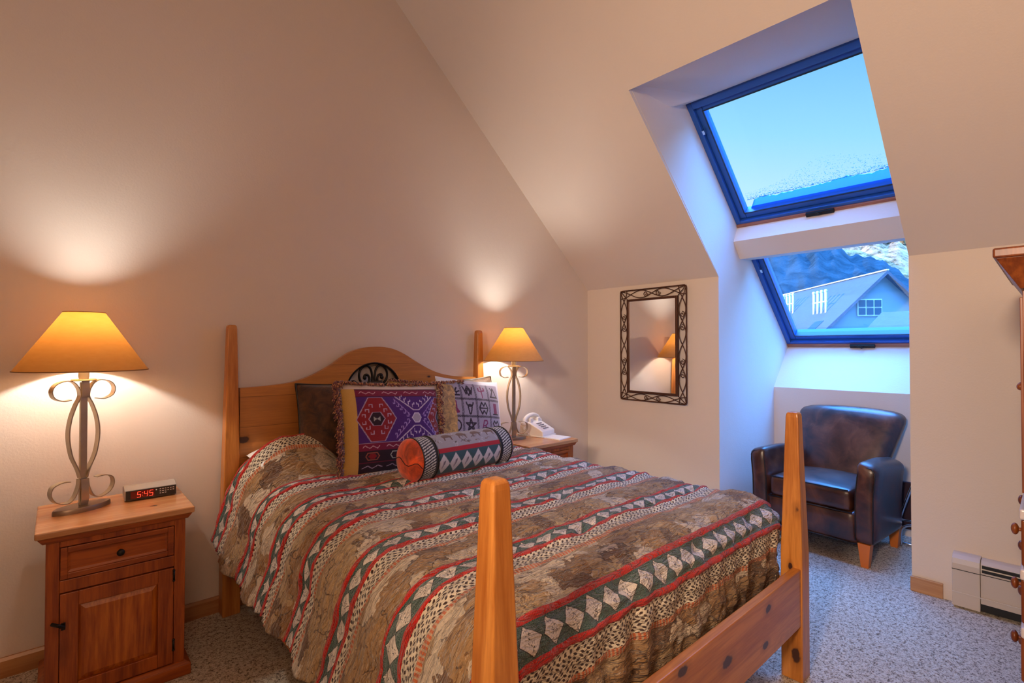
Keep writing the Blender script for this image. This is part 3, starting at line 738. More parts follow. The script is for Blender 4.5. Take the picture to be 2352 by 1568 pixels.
def brand_canvas():
    c = Cv(460, 460, (.72, .68, .72)); cell = .2; bg = (.36, .30, .37); ink = (.03, .018, .03); pl = (.22, .03, .10)
    c.rect(.07, .93, .05, .93, bg)
    for k in range(5):
        x = .07 + .215 * k; y = .05 + .22 * k
        for q in range(60):
            if k in (1, 2, 3): c.line([(x - .013, q / 60 * .88 + .05), (x + .013, q / 60 * .88 + .06)], .008, ink)
            if 0 < k < 4: c.line([(.07 + q / 60 * .86, y - .010), (.085 + q / 60 * .86, y + .012)], .009, ink)
    sh = lambda i, j: (.07 + .215 * i + .1075, .05 + .22 * j + .11)
    w = .019
    def S(i, j, *ps, col=ink, closed=False, ww=None):
        cx, cy = sh(i, j)
        for p in ps: c.line([(cx + a * .09, cy + b_ * .09) for a, b_ in p], ww or w, col, closed)
    T3, T2, T1, T0 = 3, 2, 1, 0
    # row 3 (top): rising sun, W diamond, cactus, hut
    cx, cy = sh(0, 3); c.arc(cx, cy - .04, .04, 0, 180, w, ink)
    for a in (20, 55, 90, 125, 160): c.line([(cx + .05 * math.cos(math.radians(a)), cy - .04 + .05 * math.sin(math.radians(a))), (cx + .085 * math.cos(math.radians(a)), cy - .04 + .09 * math.sin(math.radians(a)))], w, ink)
    S(0, 3, [(-.9, -.7), (.9, -.7)]); S(1, 3, [(-.8, .6), (-.4, -.5), (0, .4), (.4, -.5), (.8, .6)], [(-.4, .1), (0, .8), (.4, .1), (0, -.7), (-.4, .1)])
    S(2, 3, [(0, -.9), (0, .8)], [(-.5, .5), (-.5, .1), (0, .0)], [(.5, .6), (.5, .2), (0, .1)], col=pl, ww=.02)
    S(3, 3, [(-.6, -.6), (0, .7), (.6, -.6)], [(-.8, -.7), (.8, -.7)], [(-.5, .7), (-.2, .2)])
    # row 2: boot, cow skull, M over W, door
    S(0, 2, [(-.3, .8), (-.3, -.6), (.5, -.6), (.2, -.2), (.1, .8)], col=pl, ww=.03); 
    cx, cy = sh(1, 2); c.arc(cx, cy + .065, .05, 180, 340, w, ink); c.arc(cx, cy + .065, .05, 200, 360, w, ink)
    S(1, 2, [(-.35, .3), (-.25, -.3), (-.1, -.85), (.1, -.85), (.25, -.3), (.35, .3), (0, .42), (-.35, .3)])
    S(2, 2, [(-.7, .15), (-.35, .8), (0, .3), (.35, .8), (.7, .15)], [(-.75, 0), (.75, 0)], [(-.7, -.2), (-.35, -.85), (0, -.35), (.35, -.85), (.7, -.2)])
    S(3, 2, [(-.25, -.7), (-.25, .7), (.25, .7), (.25, -.7), (-.25, -.7)], [(0, .6), (0, -.7)], col=pl, ww=.02); S(3, 2, [(-.5, -.8), (.5, -.8)])
    # row 1: wheel, star, R, heart
    cx, cy = sh(0, 1); c.arc(cx, cy, .07, 0, 360, w, ink)
    S(1, 1, [(-.8, .3), (.8, .3), (-.5, -.7), (0, .9), (.5, -.7), (-.8, .3)])
    S(2, 1, [(-.5, -.7), (-.1, .7), (.4, .7), (.5, .3), (.1, 0), (-.3, 0), (.2, -.1), (.7, -.8)], col=pl, ww=.016)
    S(3, 1, [(-.1, -.8), (-.7, .3), (-.4, .7), (-.1, .3), (.3, .7), (.6, .2), (.3, -.6), (-.1, -.8)])
    S(0, 0, [(-.5, -.6), (0, .6), (.5, -.6)]); S(1, 0, [(-.6, 0), (.6, 0)], [(0, -.6), (0, .6)]); S(2, 0, [(-.5, -.5), (.5, -.5), (.5, .5), (-.5, .5)], closed=True); S(3, 0, [(-.4, -.6), (-.4, .6), (.4, .6), (.4, 0), (-.4, 0)], col=pl)
    return c

def picture_cushion(name, label, cv, w, h, t, loc, rot, n=230, side=(.03, .012, .02), group=None):
    m, uv, seam = pillow(w, h, t, n, .05)
    half = len(m.v) // 2; col = np.ones((len(m.v), 3)) * np.array(side)
    col[:half] = cv.sample(uv[:half, 0], uv[:half, 1])
    th = thing(name, label, 'cushion', loc, rot=rot)
    obj('cover', m, WEAVE, th, smooth=True, uv=uv, col=col)
    return th, seam, m
kc = kilim_canvas()
kt, seam, km = picture_cushion('kilim_cushion', 'fringed cushion with purple and maroon geometric weave and yellow border', kc, .58, .50, .14, (-2.185, -.465, .900), euler(-15, 3, -3))
# fringe of twisted strands along the left side and top
fr = MB(); random.seed(5)
n = 230; top = [p for p in seam if abs(p[2] - max(q[2] for q in seam)) < .028]; left = [p for p in seam if p[0] < -.25]
def strands(pts, d, cnt, ln):
    for _ in range(cnt):
        p = random.choice(pts); x, y, z = p[0], p[1] + random.uniform(-.012, .006), p[2]
        dx, dz = d; l = ln * random.uniform(.6, 1.25); s = random.uniform(-.5, .5)
        q = [(x, y, z), (x + dx * l * .5 + s * .012, y - .012, z + dz * l * .4 + .004), (x + dx * l + s * .02, y - .02 - random.random() * .01, z + dz * l - l * .55)]
        fr.tube(q, .0038, 5, r2=.0028)
strands(left, (-.75, .1), 210, .05); strands(top, (.12, .35), 190, .036)
strands([p for p in seam if p[0] > .27], (.5, .1), 120, .04)
def m_fringe():
    m = Mt('fringe_yarn'); o = m.obj(); f = m.noise(o, 110, 2, .6)
    c = m.ramp(f, [(.40, (.09, .018, .03)), (.52, (.22, .05, .04)), (.60, (.60, .28, .10))]); m.principled(c, .8, 0, sheen=.3); return m.m
FRINGE = m_fringe(); obj('fringe', fr, FRINGE, kt, smooth=True)
# second matching cushion behind, only its yellow right border shows
m2, uv2, seam2 = pillow(.50, .50, .13, 40, .05)
YEL = m_velvet('yellow_silk_border', (.62, .33, .08), 30)
t2 = thing('yellow_silk_cushion', 'yellow silk cushion squeezed between the kilim cushion and the branded white cushion', 'cushion', (-1.895, -.36, .895), rot=euler(-14, 3, -4))
obj('cover', m2, YEL, t2, smooth=True); fr2 = MB(); fr_save = fr; fr = fr2
strands([p for p in seam2 if abs(p[2] - max(q[2] for q in seam2)) < .026], (.1, .35), 90, .036); obj('fringe', fr2, FRINGE, t2, smooth=True)
bt, seamb, bmz = picture_cushion('branded_cushion', 'white bordered cushion with a grid of cattle brands and desert symbols', brand_canvas(), .52, .50, .15, (-1.575, -.345, .895), euler(-15, 7, 2), side=(.10, .03, .02))
ts = MB()
for k in range(26):
    a = random.uniform(0, 2 * PI); ts.tube([(.26, 0, -.23), (.285 + .01 * math.cos(a), .01 * math.sin(a) - .01, -.235), (.31 + .012 * math.cos(a) + random.uniform(0, .02), .018 * math.sin(a) - .01, -.24 + .012 * math.sin(a * 2))], .003, 5)
obj('tassel', ts, FRINGE, bt, smooth=True)

# bolster
def bolster():
    Lb, R = .60, .104; nu, nv = 260, 200
    cv = Cv(520, 520, (.34, .30, .31)); D = (.02, .016, .022); RD = (.38, .012, .022); TE = (.03, .075, .09); CR = (.55, .50, .52)
    # u along axis 0..1, v around 0..1 (v=.5 faces front, higher v goes up)
    random.seed(2)
    for k in range(150):
        x, y = random.random(), random.uniform(.62, .95); c0 = random.choice([(.10, .07, .06), (.20, .12, .08), (.45, .40, .42)])
        cv.line([(x, y), (x + random.uniform(-.03, .03), y + random.uniform(-.03, .03)), (x + random.uniform(-.05, .05), y)], .006, c0)
    for x0 in (.30, .46, .62, .78):      # running animals, loosely
        cv.poly([(x0 - .05, .72), (x0 - .01, .745), (x0 + .03, .74), (x0 + .06, .715), (x0 + .05, .70), (x0 + .045, .67), (x0 + .035, .67), (x0 + .03, .70), (x0 - .02, .70), (x0 - .03, .665), (x0 - .04, .665), (x0 - .035, .70)], (.14, .07, .05))
    cv.rect(0, 1, .575, .605, RD); cv.rect(0, 1, .40, .575, TE)
    for k in range(6):
        x = .20 + .125 * k; cv.poly([(x - .062, .488), (x, .565), (x + .062, .488), (x, .411)], CR)
        cv.line([(x - .01, .468), (x + .012, .508)], .014, (.10, .09, .12)); cv.line([(x, .508), (x - .012, .458)], .01, (.3, .25, .3))
    cv.rect(0, 1, .365, .40, RD); cv.rect(0, 1, 0, .365, (.06, .05, .07)); cv.rect(0, 1, .93, 1, (.1, .08, .08))
    for x0, x1 in ((.0, .15), (.86, 1)):
        cv.rect(x0, x1, 0, 1, D)
        q0, q1 = (x0 + .012, x1 - .028) if x0 < .5 else (x0 + .025, x1 - .012)
        for r_ in range(46):
            for cidx in range(4):
                xx = q0 + (q1 - q0) * (cidx + .5) / 4; yy = r_ / 46 + (.01 if cidx % 2 else 0)
                cv.line([(xx - .009, yy), (xx + .009, yy + .008)], .010, (.60, .55, .50))
    vs = []; uv = []; fs = []
    for i in range(nu + 1):
        for j in range(nv + 1):
            a = 2 * PI * j / nv; q = i / nu
            r = R * (1 + .012 * noise.noise((q * 6, math.cos(a) * 2, math.sin(a) * 2)) - .02 * (math.exp(-((q - .15) / .01) ** 2) + math.exp(-((q - .86) / .01) ** 2)))
            vs.append((-Lb / 2 + Lb * q, -r * math.cos(a - PI), r * math.sin(a - PI))); uv.append((q, j / nv))
    # orient so j/nv=.5 is the front (-y), above .5 goes up
    vs = [(x, y, z) for x, y, z in vs]
    for i in range(nu):
        for j in range(nv): a = i * (nv + 1) + j; fs.append((a, a + nv + 1, a + nv + 2, a + 1))
    m = MB(); m.v = vs; m.f = fs; uv = np.array(uv); col = cv.sample(uv[:, 0], uv[:, 1])
    t = thing('bolster', 'round bolster with orange end, zigzag cuffs and a diamond stripe', 'cushion', (-1.975, -.77, .795), rot=euler(8, 1.0, 5))
    obj('cover', m, WEAVE, t, smooth=True, uv=uv, col=col)
    ORG = m_velvet('orange_suede', (.80, .085, .012), 12)
    for s in (-1, 1):
        e = MB(); prof = [(R * math.cos(k * PI / 2 / 10) + .0, R * .42 * math.sin(k * PI / 2 / 10)) for k in range(11)]; prof[-1] = (.0005, prof[-1][1])
        e.lathe(prof, n=36, caps=False); e.v = [(s * (Lb / 2 + z), x, y) for x, y, z in e.v]
        ee = obj('end_cap', e, ORG, t, smooth=True); ee['label'] = 'orange gathered end'
        s_ = MB(); s_.tube([(s * (Lb / 2 + .44 * R * math.cos(k * PI / 16)), R * 1.01 * math.sin(k * PI / 16), .012 * math.sin(k)) for k in range(-8, 9)], .0018, 5); obj('seam', s_, PIPING_L, t)
        for xx in ((Lb / 2 - .002), (Lb / 2 - .088)):
            p = MB().tube([(s * xx, (R + .001) * math.cos(k * PI / 20), (R + .001) * math.sin(k * PI / 20)) for k in range(40)], .0035, 6, closed=True); obj('piping', p, PIPING_L, t, smooth=True)
bolster()

# ------------------------------------------------------------------ nightstands
def nightstand(label, loc):
    t = thing('nightstand', label, 'nightstand', loc, group='pine nightstands beside the bed')
    W2, yf, yb = .243, -.217, .217        # top half width, top front, back
    b = MB().box(-W2, W2, yf, yb, .658, .684); o = obj('top', b, PINE_TOP, t, bevel=.006, segs=3)
    b = MB().frustum(0, .002, .636, .658, .222, .204, .236, .214); obj('cornice_moulding', b, RED_X, t, bevel=.003)
    w, f = .213, -.195
    b = MB().box(-w, w, f + .02, yb - .004, .05, .638).box(-w, -w + .038, f, f + .02, .05, .638).box(w - .038, w, f, f + .02, .05, .638)
    b.box(-w + .038, w - .038, f, f + .02, .614, .638).box(-w + .038, w - .038, f + .002, f + .02, .448, .492)
    obj('body', b, RED_V, t, bevel=.002)
    b = MB().box(-.234, .234, f - .018, yb, 0, .045); b.frustum(0, (f - .018 + yb) / 2, .045, .056, .234, (yb - f + .018) / 2, .217, (yb - f) / 2 - .004); obj('plinth', b, RED_X, t, bevel=.003)
    def framed(name, x0, x1, z0, z1, bw, mat, pmat, raised):
        b = MB(); y0 = f - .002
        b.box(x0, x0 + bw, y0, y0 + .02, z0, z1).box(x1 - bw, x1, y0, y0 + .02, z0, z1).box(x0 + bw, x1 - bw, y0, y0 + .02, z1 - bw, z1).box(x0 + bw, x1 - bw, y0, y0 + .02, z0, z0 + bw)
        d = obj(name, b, mat, t, bevel=.002)
        p = MB(); a0, a1, c0, c1 = x0 + bw, x1 - bw, z0 + bw, z1 - bw; y1 = y0 + .012; g_ = .020 if raised else .008
        vs = [(a0, y1, c0), (a1, y1, c0), (a1, y1, c1), (a0, y1, c1), (a0 + g_, y1 - (.009 if raised else -.004), c0 + g_), (a1 - g_, y1 - (.009 if raised else -.004), c0 + g_), (a1 - g_, y1 - (.009 if raised else -.004), c1 - g_), (a0 + g_, y1 - (.009 if raised else -.004), c1 - g_)]
        p.add(vs, [(0, 1, 5, 4), (1, 2, 6, 5), (2, 3, 7, 6), (3, 0, 4, 7), (4, 5, 6, 7)])
        obj('panel', p, pmat, d); return d
    d = framed('drawer', -w + .040, w - .040, .496, .611, .020, RED_X, RED_X, False)
    k = MB().ball((0, f - .018, .556), .013, .010, .013); k.tube([(0, f - .010, .556), (0, f + .01, .556)], .006, 8); obj('knob', k, IRON, d, smooth=True)
    d = framed('door', -w + .040, w - .040, .060, .444, .052, RED_V, RED_P, True)
    k = MB(); k.box(-.012, .030, f - .012, f - .002, .0, .0)if False else None
    k.tube([(-w + .018, f - .010, .350), (-w + .034, f - .022, .344), (-w + .052, f - .016, .330)], .006, 8).box(-w + .044, -w + .056, f - .01, f, .318, .342)
    obj('handle', k, IRON, d, smooth=False)
    for z in (.395, .115):
        h_ = MB().tube([(w - .039, f - .003, z), (w - .039, f - .003, z + .035)], .004, 8).ball((w - .039, f - .003, z + .038), .005).ball((w - .039, f - .003, z - .003), .005); obj('hinge', h_, IRON, d, smooth=True)
    return t
ns1 = nightstand('reddish pine nightstand on the near side of the bed, carrying the clock radio', (-3.352, -.272, 0))
ns2 = copy_tree(ns1); ns2.location = (-.965, -.292, 0); ns2['label'] = 'reddish pine nightstand in the corner beyond the bed, carrying the white telephone'

# ------------------------------------------------------------------ table lamps
def lamp(label, loc):
    t = thing('table_lamp', label, 'lamp', loc, group='scrolled iron table lamps')
    # boat-shaped foot
    b = MB(); vs = []
    N = 40
    def ov(s, z): return [(s * .100 * math.cos(2 * PI * i / N), s * .05 * math.copysign(abs(math.sin(2 * PI * i / N)) ** 1.25, math.sin(2 * PI * i / N)), z) for i in range(N)]
    rows = [ov(1, 0), ov(1, .014), ov(.96, .019), ov(.5, .020)]
    for r_ in rows: vs += r_
    fs = [(k * N + i, k * N + (i + 1) % N, (k + 1) * N + (i + 1) % N, (k + 1) * N + i) for k in range(3) for i in range(N)] + [tuple(range(N))[::-1], tuple(range(3 * N, 4 * N))]
    b.add(vs, fs); obj('foot', b, PEWTER_D, t, auto=40)
    Wd = .027; Y = (0, 1, 0)
    b = MB().ribbon([(0, 0, .02), (0, 0, .515)], Y, .012, .024); obj('center_bar', b, PEWTER, t, bevel=.0015)
    for s in (-1, 1):
        pts = catmull([(s * .010, 0, .128), (s * .020, 0, .165), (s * .042, 0, .225), (s * .052, 0, .30), (s * .046, 0, .365), (s * .030, 0, .42), (s * .016, 0, .452), (s * .012, 0, .48)], 5)
        b = MB().ribbon(pts, Y, Wd, .0045); obj('side_bar', b, PEWTER, t, auto=40)
        pts = catmull([(s * .014, 0, .455), (s * .018, 0, .485), (s * .034, 0, .512), (s * .058, 0, .522), (s * .092, 0, .512), (s * .108, 0, .487), (s * .101, 0, .458), (s * .072, 0, .443), (s * .045, 0, .446)], 6)
        b = MB().ribbon(pts, Y, Wd, .0035); obj('upper_scroll', b, PEWTER, t, auto=40)
        pts = catmull([(s * .014, 0, .125), (s * .018, 0, .09), (s * .034, 0, .052), (s * .058, 0, .038), (s * .092, 0, .052), (s * .108, 0, .082), (s * .101, 0, .112), (s * .072, 0, .124), (s * .045, 0, .122)], 6)
        b = MB().ribbon(pts, Y, Wd, .0035); obj('lower_scroll', b, PEWTER, t, auto=40)
    b = MB().ribbon([(0, -.010, .02), (0, -.020, .05), (0, -.016, .09), (0, -.013, .125)], (1, 0, 0), .026, .005); obj('lower_collar', b, PEWTER, t, auto=40)
    b = MB().ribbon([(0, -.013, .455), (0, -.016, .49), (0, -.013, .52)], (1, 0, 0), .026, .005); obj('upper_collar', b, PEWTER, t, auto=40)
    b = MB().lathe([(.002, .520), (.040, .520), (.042, .523), (.040, .527), (.002, .528)], n=28); obj('cap_disc', b, PEWTER, t, auto=40)
    b = MB().lathe([(.015, .527), (.018, .535), (.018, .585), (.014, .59)], n=20); obj('socket', b, GREYM, t, auto=40)
    # harp, spider and bulb
    b = MB().tube(catmull([(-.012, 0, .585), (-.042, 0, .63), (-.045, 0, .68), (-.02, 0, .745), (0, 0, .755), (.02, 0, .745), (.045, 0, .68), (.042, 0, .63), (.012, 0, .585)], 5), .002, 6)
    for a in (0, 2 * PI / 3, 4 * PI / 3): b.tube([(0, 0, .757), (.063 * math.cos(a), .063 * math.sin(a), .790)], .0018, 5)
    obj('harp', b, PEWTER, t, smooth=True)
    b = MB().lathe([(.012, .588), (.013, .605), (.026, .635), (.030, .66), (.024, .685), (.010, .697), (.001, .699)], n=24); obj('bulb', b, BULB, t, smooth=True)
    z0, z1 = .563, .797
    sh = MB().lathe([(.2135, z0), (.0675, z1)], n=72, caps=False); o = obj('lamp_shade', sh, SHADE, t, smooth=True)
    rm = MB().tube([(.2135 * math.cos(2 * PI * i / 72), .2135 * math.sin(2 * PI * i / 72), z0) for i in range(72)], .0022, 6, closed=True)
    obj('lower_rim', rm, SHRIM, o, smooth=True); rm = MB().tube([(.0675 * math.cos(2 * PI * i / 48), .0675 * math.sin(2 * PI * i / 48), z1) for i in range(48)], .0018, 6, closed=True); obj('upper_rim', rm, SHRIM, o, smooth=True)
    return t
lp1 = lamp('scrolled iron lamp with tan cone shade on the nearer nightstand beside the clock', (-3.458, -.235, .684))
lp1.rotation_euler = (0, 0, math.radians(24))
lp2 = copy_tree(lp1); lp2.location = (-1.095, -.225, .684); lp2.rotation_euler = (0, 0, math.radians(-17)); lp2['label'] = 'scrolled iron lamp with tan cone shade on the far nightstand beside the telephone'
for i, lp in enumerate((lp1, lp2)):
    l = bpy.data.lights.new('bulb_light', 'POINT'); l.energy = (19, 16)[i]; l.color = (1, .97, .90); l.shadow_soft_size = .032
    o = bpy.data.objects.new('bulb_light', l); COL.objects.link(o); o.location = (lp.location.x, lp.location.y, .684 + .71)

# ------------------------------------------------------------------ clock radio
ck = thing('clock_radio', 'black digital clock radio with red display on the near nightstand', 'clock', (-3.229, -.186, .684), math.radians(-1))
W_, D_, H_ = .185, .11, .048
b = MB(); vs = []; N = 18
pr = [(-D_ / 2, .004), (-D_ / 2, H_ - .004), (-D_ / 2 + .004, H_)] + [(-D_ / 2 + .004 + (D_ - .008) * k / 6, H_ + .010 * math.sin(PI * k / 6)) for k in range(1, 6)] + [(D_ / 2 - .004, H_), (D_ / 2, H_ - .006), (D_ / 2, .004)]
b.prism(pr, 0, -W_ / 2, W_ / 2); obj('case', b, GREYP, ck, bevel=.003)
b = MB().box(-W_ / 2 + .004, W_ / 2 - .002, -D_ / 2 - .003, -D_ / 2, .006, H_ - .002); obj('face', b, BLACKP, ck, bevel=.001)
b = MB().box(-.072, .012, -D_ / 2 - .0040, -D_ / 2 - .003, .012, .042); obj('display', b, LEDBG, ck)
seg = {'5': 'afgcd', '4': 'fgbc'}
b = MB()
def digit(x, ch, z=.015, w=.0115, h=.023, t_=.0024):
    y = -D_ / 2 - .0045; S_ = {'a': (x, z + h, x + w, z + h), 'g': (x, z + h / 2, x + w, z + h / 2), 'd': (x, z, x + w, z), 'f': (x, z + h / 2, x, z + h), 'e': (x, z, x, z + h / 2), 'b': (x + w, z + h / 2, x + w, z + h), 'c': (x + w, z, x + w, z + h / 2)}
    for s in seg[ch]:
        x0, z0_, x1, z1_ = S_[s]; k = .10
        b.tube([(x0 + k * (z0_ - .015), y, z0_), (x1 + k * (z1_ - .015), y, z1_)], t_ / 2, 5)
digit(-.050, '5'); digit(-.026, '4'); digit(-.007, '5')
b.ball((-.0315, -D_ / 2 - .0045, .022), .0014, n=8, m=6).ball((-.0308, -D_ / 2 - .0045, .032), .0014, n=8, m=6)
o = obj('digits', b, LED, ck); o['label'] = 'glowing red digits reading 5:45'
b = MB()
for r_ in range(3):
    for c_ in range(6 if r_ < 2 else 3): b.box(.030 + c_ * .0095, .0355 + c_ * .0095, -D_ / 2 - .0038, -D_ / 2 - .003, .036 - r_ * .009, .0385 - r_ * .009)
b.ball((.018, -D_ / 2 - .003, .036), .0028, n=8, m=6); obj('dial_marks', b, PAPER, ck)

# ------------------------------------------------------------------ telephone
ph = thing('telephone', 'white desk telephone with push buttons on the far nightstand', 'telephone', (-.842, -.205, .684), math.radians(13))
b = MB(); pr = [(-.105, .006), (-.105, .045), (.005, .098), (.05, .104), (.10, .075), (.105, .006)]
b.prism(pr, 0, -.085, .085); obj('body', b, WHITE, ph, bevel=.008, segs=3)
b = MB().box(-.092, .092, -.115, .112, 0, .010); obj('base_plate', b, WHITE, ph, bevel=.004)
b = MB(); sl = (.098 - .045) / .11
for r_ in range(4):
    for c_ in range(3):
        y = -.078 + r_ * .020; z = .045 + (y + .105) * sl; x = -.024 + c_ * .024
        b.box(x - .008, x + .008, y - .006, y + .006, z, z + .006)
obj('keypad', b, BUTTON, ph, bevel=.001)
for s in (-1, 1):
    for ya, yb, za, zb in ((.010, .028, .09, .128), (.068, .085, .075, .122)):
        obj('cradle_prong', MB().box(s * .052 - .018, s * .052 + .018, ya, yb, za, zb), WHITE, ph, bevel=.004)
b = MB().tube(catmull([(-.10, .048, .098), (-.085, .048, .128), (-.04, .048, .146), (0, .048, .150), (.04, .048, .146), (.085, .048, .128), (.10, .048, .098)], 5), .014, 12)
for s in (-1, 1): b.lathe([(.018, 0), (.026, .006), (.026, .022), (.012, .032)], c=(s * .10, .048, .082), n=20)
obj('handset', b, WHITE, ph, smooth=True)
b = MB().tube([(-.10 - .02 * math.sin(k / 4) + .004 * math.cos(k * 1.9), .04 + k * .0003 - .05 * math.sin(k / 40 * PI) + .004 * math.sin(k * 1.9), .07 - .058 * min(1, k / 14) + .002 * math.cos(k * 1.9)) for k in range(70)], .0025, 5); obj('cord', b, WHITE, ph, smooth=True)
b = MB().box(-.075, .075, -.08, .08, 0, .004); b.box(-.070, .070, -.075, .075, .004, .006)
o = obj('note_card', b, PAPER, xf=Matrix.Rotation(math.radians(10), 4, 'Z')); o.location = (-.815, -.378, .684); tag(o, 'white printed card lying in front of the telephone', 'card')

# ------------------------------------------------------------------ mirror (on the knee wall, faces -x)
y0, y1, z0, z1 = -.368, -.975, .913, 1.812; a0, a1, c0, c1 = -.437, -.905, .972, 1.738
mr = thing('wall_mirror', 'tall mirror in a scrolled wrought iron frame on the right wall', 'mirror', (-.02, (y0 + y1) / 2, (z0 + z1) / 2))
M0 = Vector(mr.location); mr.rotation_euler = (0, 0, math.radians(-1.6))
def Lm(mb): mb.v = [(x - M0.x, y - M0.y, z - M0.z) for x, y, z in mb.v]; return mb
xm = -.022
b = MB().tube([(xm, y0 - .012, z0), (xm, y1 + .012, z0), (xm, y1, z0 + .012), (xm, y1, z1 - .012), (xm, y1 + .012, z1), (xm, y0 - .012, z1), (xm, y0, z1 - .012), (xm, y0, z0 + .012)], .0055, 6, closed=True)
obj('outer_rod', Lm(b), IRON_RED, mr, smooth=True)
b = MB(); w = .018
b.box(xm - .012, xm + .012, a1, a1 + w, c0, c1).box(xm - .012, xm + .012, a0 - w, a0, c0, c1).box(xm - .012, xm + .012, a1 + w, a0 - w, c1 - w, c1).box(xm - .012, xm + .012, a1 + w, a0 - w, c0, c0 + w)
obj('inner_frame', Lm(b), IRON_RED, mr, bevel=.003)
b = MB().box(xm - .002, xm + .002, a1 + w, a0 - w, c0 + w, c1 - w); obj('mirror_glass', Lm(b), MIRROR, mr)
b = MB()
def side(p, q, w0, n_):     # woven S scrolls in the strip from p to q, width w0 perpendicular
    p = Vector(p); q = Vector(q); d = q - p; ln = d.length; d.normalize(); nn = Vector((1, 0, 0)).cross(d)
    for s in (-1, 1):
        pts = [p + d * (ln * k / 48) + nn * (w0 / 2 * .86 * s * math.cos(n_ * PI * k / 48)) for k in range(49)]; b.tube([(xm, v.y, v.z) for v in pts], .0035, 5)
    for k in range(n_):
        if k % 2 == 0: continue
        for e in (-1, 1):
            c = p + d * (ln * (k + .5 + e * .28) / n_)
            r0 = w0 * .33; b.tube([(xm, (c + (d * math.cos(t_ / 3.2) + nn * math.sin(t_ / 3.2)) * r0 * (1 - t_ / 34)).y, (c + (d * math.cos(t_ / 3.2) + nn * math.sin(t_ / 3.2)) * r0 * (1 - t_ / 34)).z) for t_ in range(28)], .003, 5)
wy = abs(a0 - y0); side((xm, y0 - wy / 2, z0), (xm, y0 - wy / 2, z1), wy, 5); side((xm, y1 + wy / 2, z0), (xm, y1 + wy / 2, z1), wy, 5)
side((xm, y0, z0 + .029), (xm, y1, z0 + .029), .058, 3); side((xm, y0, z1 - .036), (xm, y1, z1 - .036), .07, 3)
for yy, y2 in ((y0, a0), (y1, a1)):
    for zz, z2 in ((z0, c0), (z1, c1)): b.tube([(xm, yy, zz), (xm, y2, z2)], .0035, 5)
obj('scrollwork', Lm(b), IRON_RED, mr, smooth=True)

# ------------------------------------------------------------------ armchair in the alcove
ch = thing('armchair', 'dark brown leather armchair with splayed back standing in the window alcove', 'armchair', (.505, -1.765, 0), math.radians(-94.5))
b = MB().rbox((0, -.05, .225), (.56, .62, .19), .02, 4); obj('base', b, LEATHER, ch, smooth=True)
def seatf(x, y, z): return (x, y, z + (.028 * (1 - (x / .25) ** 2) * (1 - (y / .30) ** 2) if z > 0 else 0))
b = MB().rbox((0, -.075, .388), (.495, .585, .135), .028, 10, seatf); obj('seat_cushion', b, LEATHER, ch, smooth=True)
def backf(x, y, z):
    k = (z + .24) / .48; x2 = x * (.98 + .42 * k); y2 = y + .015 + .20 * k + .02 * k * k - .035 * (1 - (x / .25) ** 2) * (k > 0)
    z2 = z + .022 * (1 - (x / .25) ** 2) * max(0, k) - .012 * (x / .25) ** 4 * max(0, k)
    return (x2, y2, z2)
b = MB().rbox((0, .135, .635), (.50, .15, .50), .055, 12, backf); obj('backrest', b, LEATHER, ch, smooth=True)
for s in (-1, 1):
    def armf(x, y, z, s=s):
        k = (z + .245) / .49; x2 = x + s * (.030 * max(0, k - .5) ** 1.5 * 2); z2 = z - (.035 * max(0, y) / .3 if z > 0 else 0)
        z2 += (-.02 * ((x * s + .0) / .06) if z > .2 else 0)
        return (x2, y, z2)
    b = MB().rbox((s * .318, -.105, .385), (.118, .535, .49), .042, 10, armf); a_ = obj('arm', b, LEATHER, ch, smooth=True)
    fp = [(s * .318 + dx + s * (.030 * max(0, k - .5) ** 1.5 * 2), -.362, .16 + .455 * k) for dx, k in [(-.046, 0), (-.046, .3), (-.046, .6), (-.046, .85), (-.04, .93), (-.02, .985), (.02, .985), (.04, .93), (.046, .85), (.046, .6), (.046, .3), (.046, 0)]]
    obj('piping', MB().tube(fp, .0045, 6), PIPING_L, a_, smooth=True)
b = MB().tube([(-.235, -.366, .452), (-.1, -.372, .455), (.1, -.372, .455), (.235, -.366, .452)], .0045, 6).tube([(-.255, -.363, .318), (.255, -.363, .318)], .005, 6).tube([(-.28, -.362, .135), (.28, -.362, .135)], .0045, 6)
obj('piping', b, PIPING_L, ch, smooth=True)
for sx, sy in ((-1, -1), (1, -1), (-1, 1), (1, 1)):
    b = MB().frustum(sx * .315, sy * .265 - .065, 0, .145, .020, .020, .034, .030, sx * .315, sy * .265 - .065); obj('leg', b, LEGWOOD, ch, bevel=.002)

# folded chrome rack leaning in the alcove
rk = thing('folding_rack', 'folded chrome tube luggage rack beside the armchair', 'rack', (.70, -2.165, 0))
b = MB().tube([(-.012, .10, .004), (.03, .0, .36), (.05, -.05, .52), (.06, -.07, .55)], .009, 10); obj('leg', b, CHROME, rk, smooth=True)
b = MB().tube(catmull([(.02, .045, .004), (.02, .045, .09), (.02, .035, .125), (.02, .0, .15), (.02, -.06, .165)], 5), .009, 10); obj('leg', b, CHROME, rk, smooth=True)
b = MB().tube([(.06, .10, .012), (.06, -.07, .012)], .009, 8); obj('cross_bar', b, CHROME, rk, smooth=True)
obj('cross_bar', MB().tube([(.06, .05, .17), (.06, -.09, .17)], .007, 8), CHROME, rk, smooth=True)
b = MB().box(.10, .13, -.085, .07, .10, .42); obj('strap', b, STRAP, rk, bevel=.006)

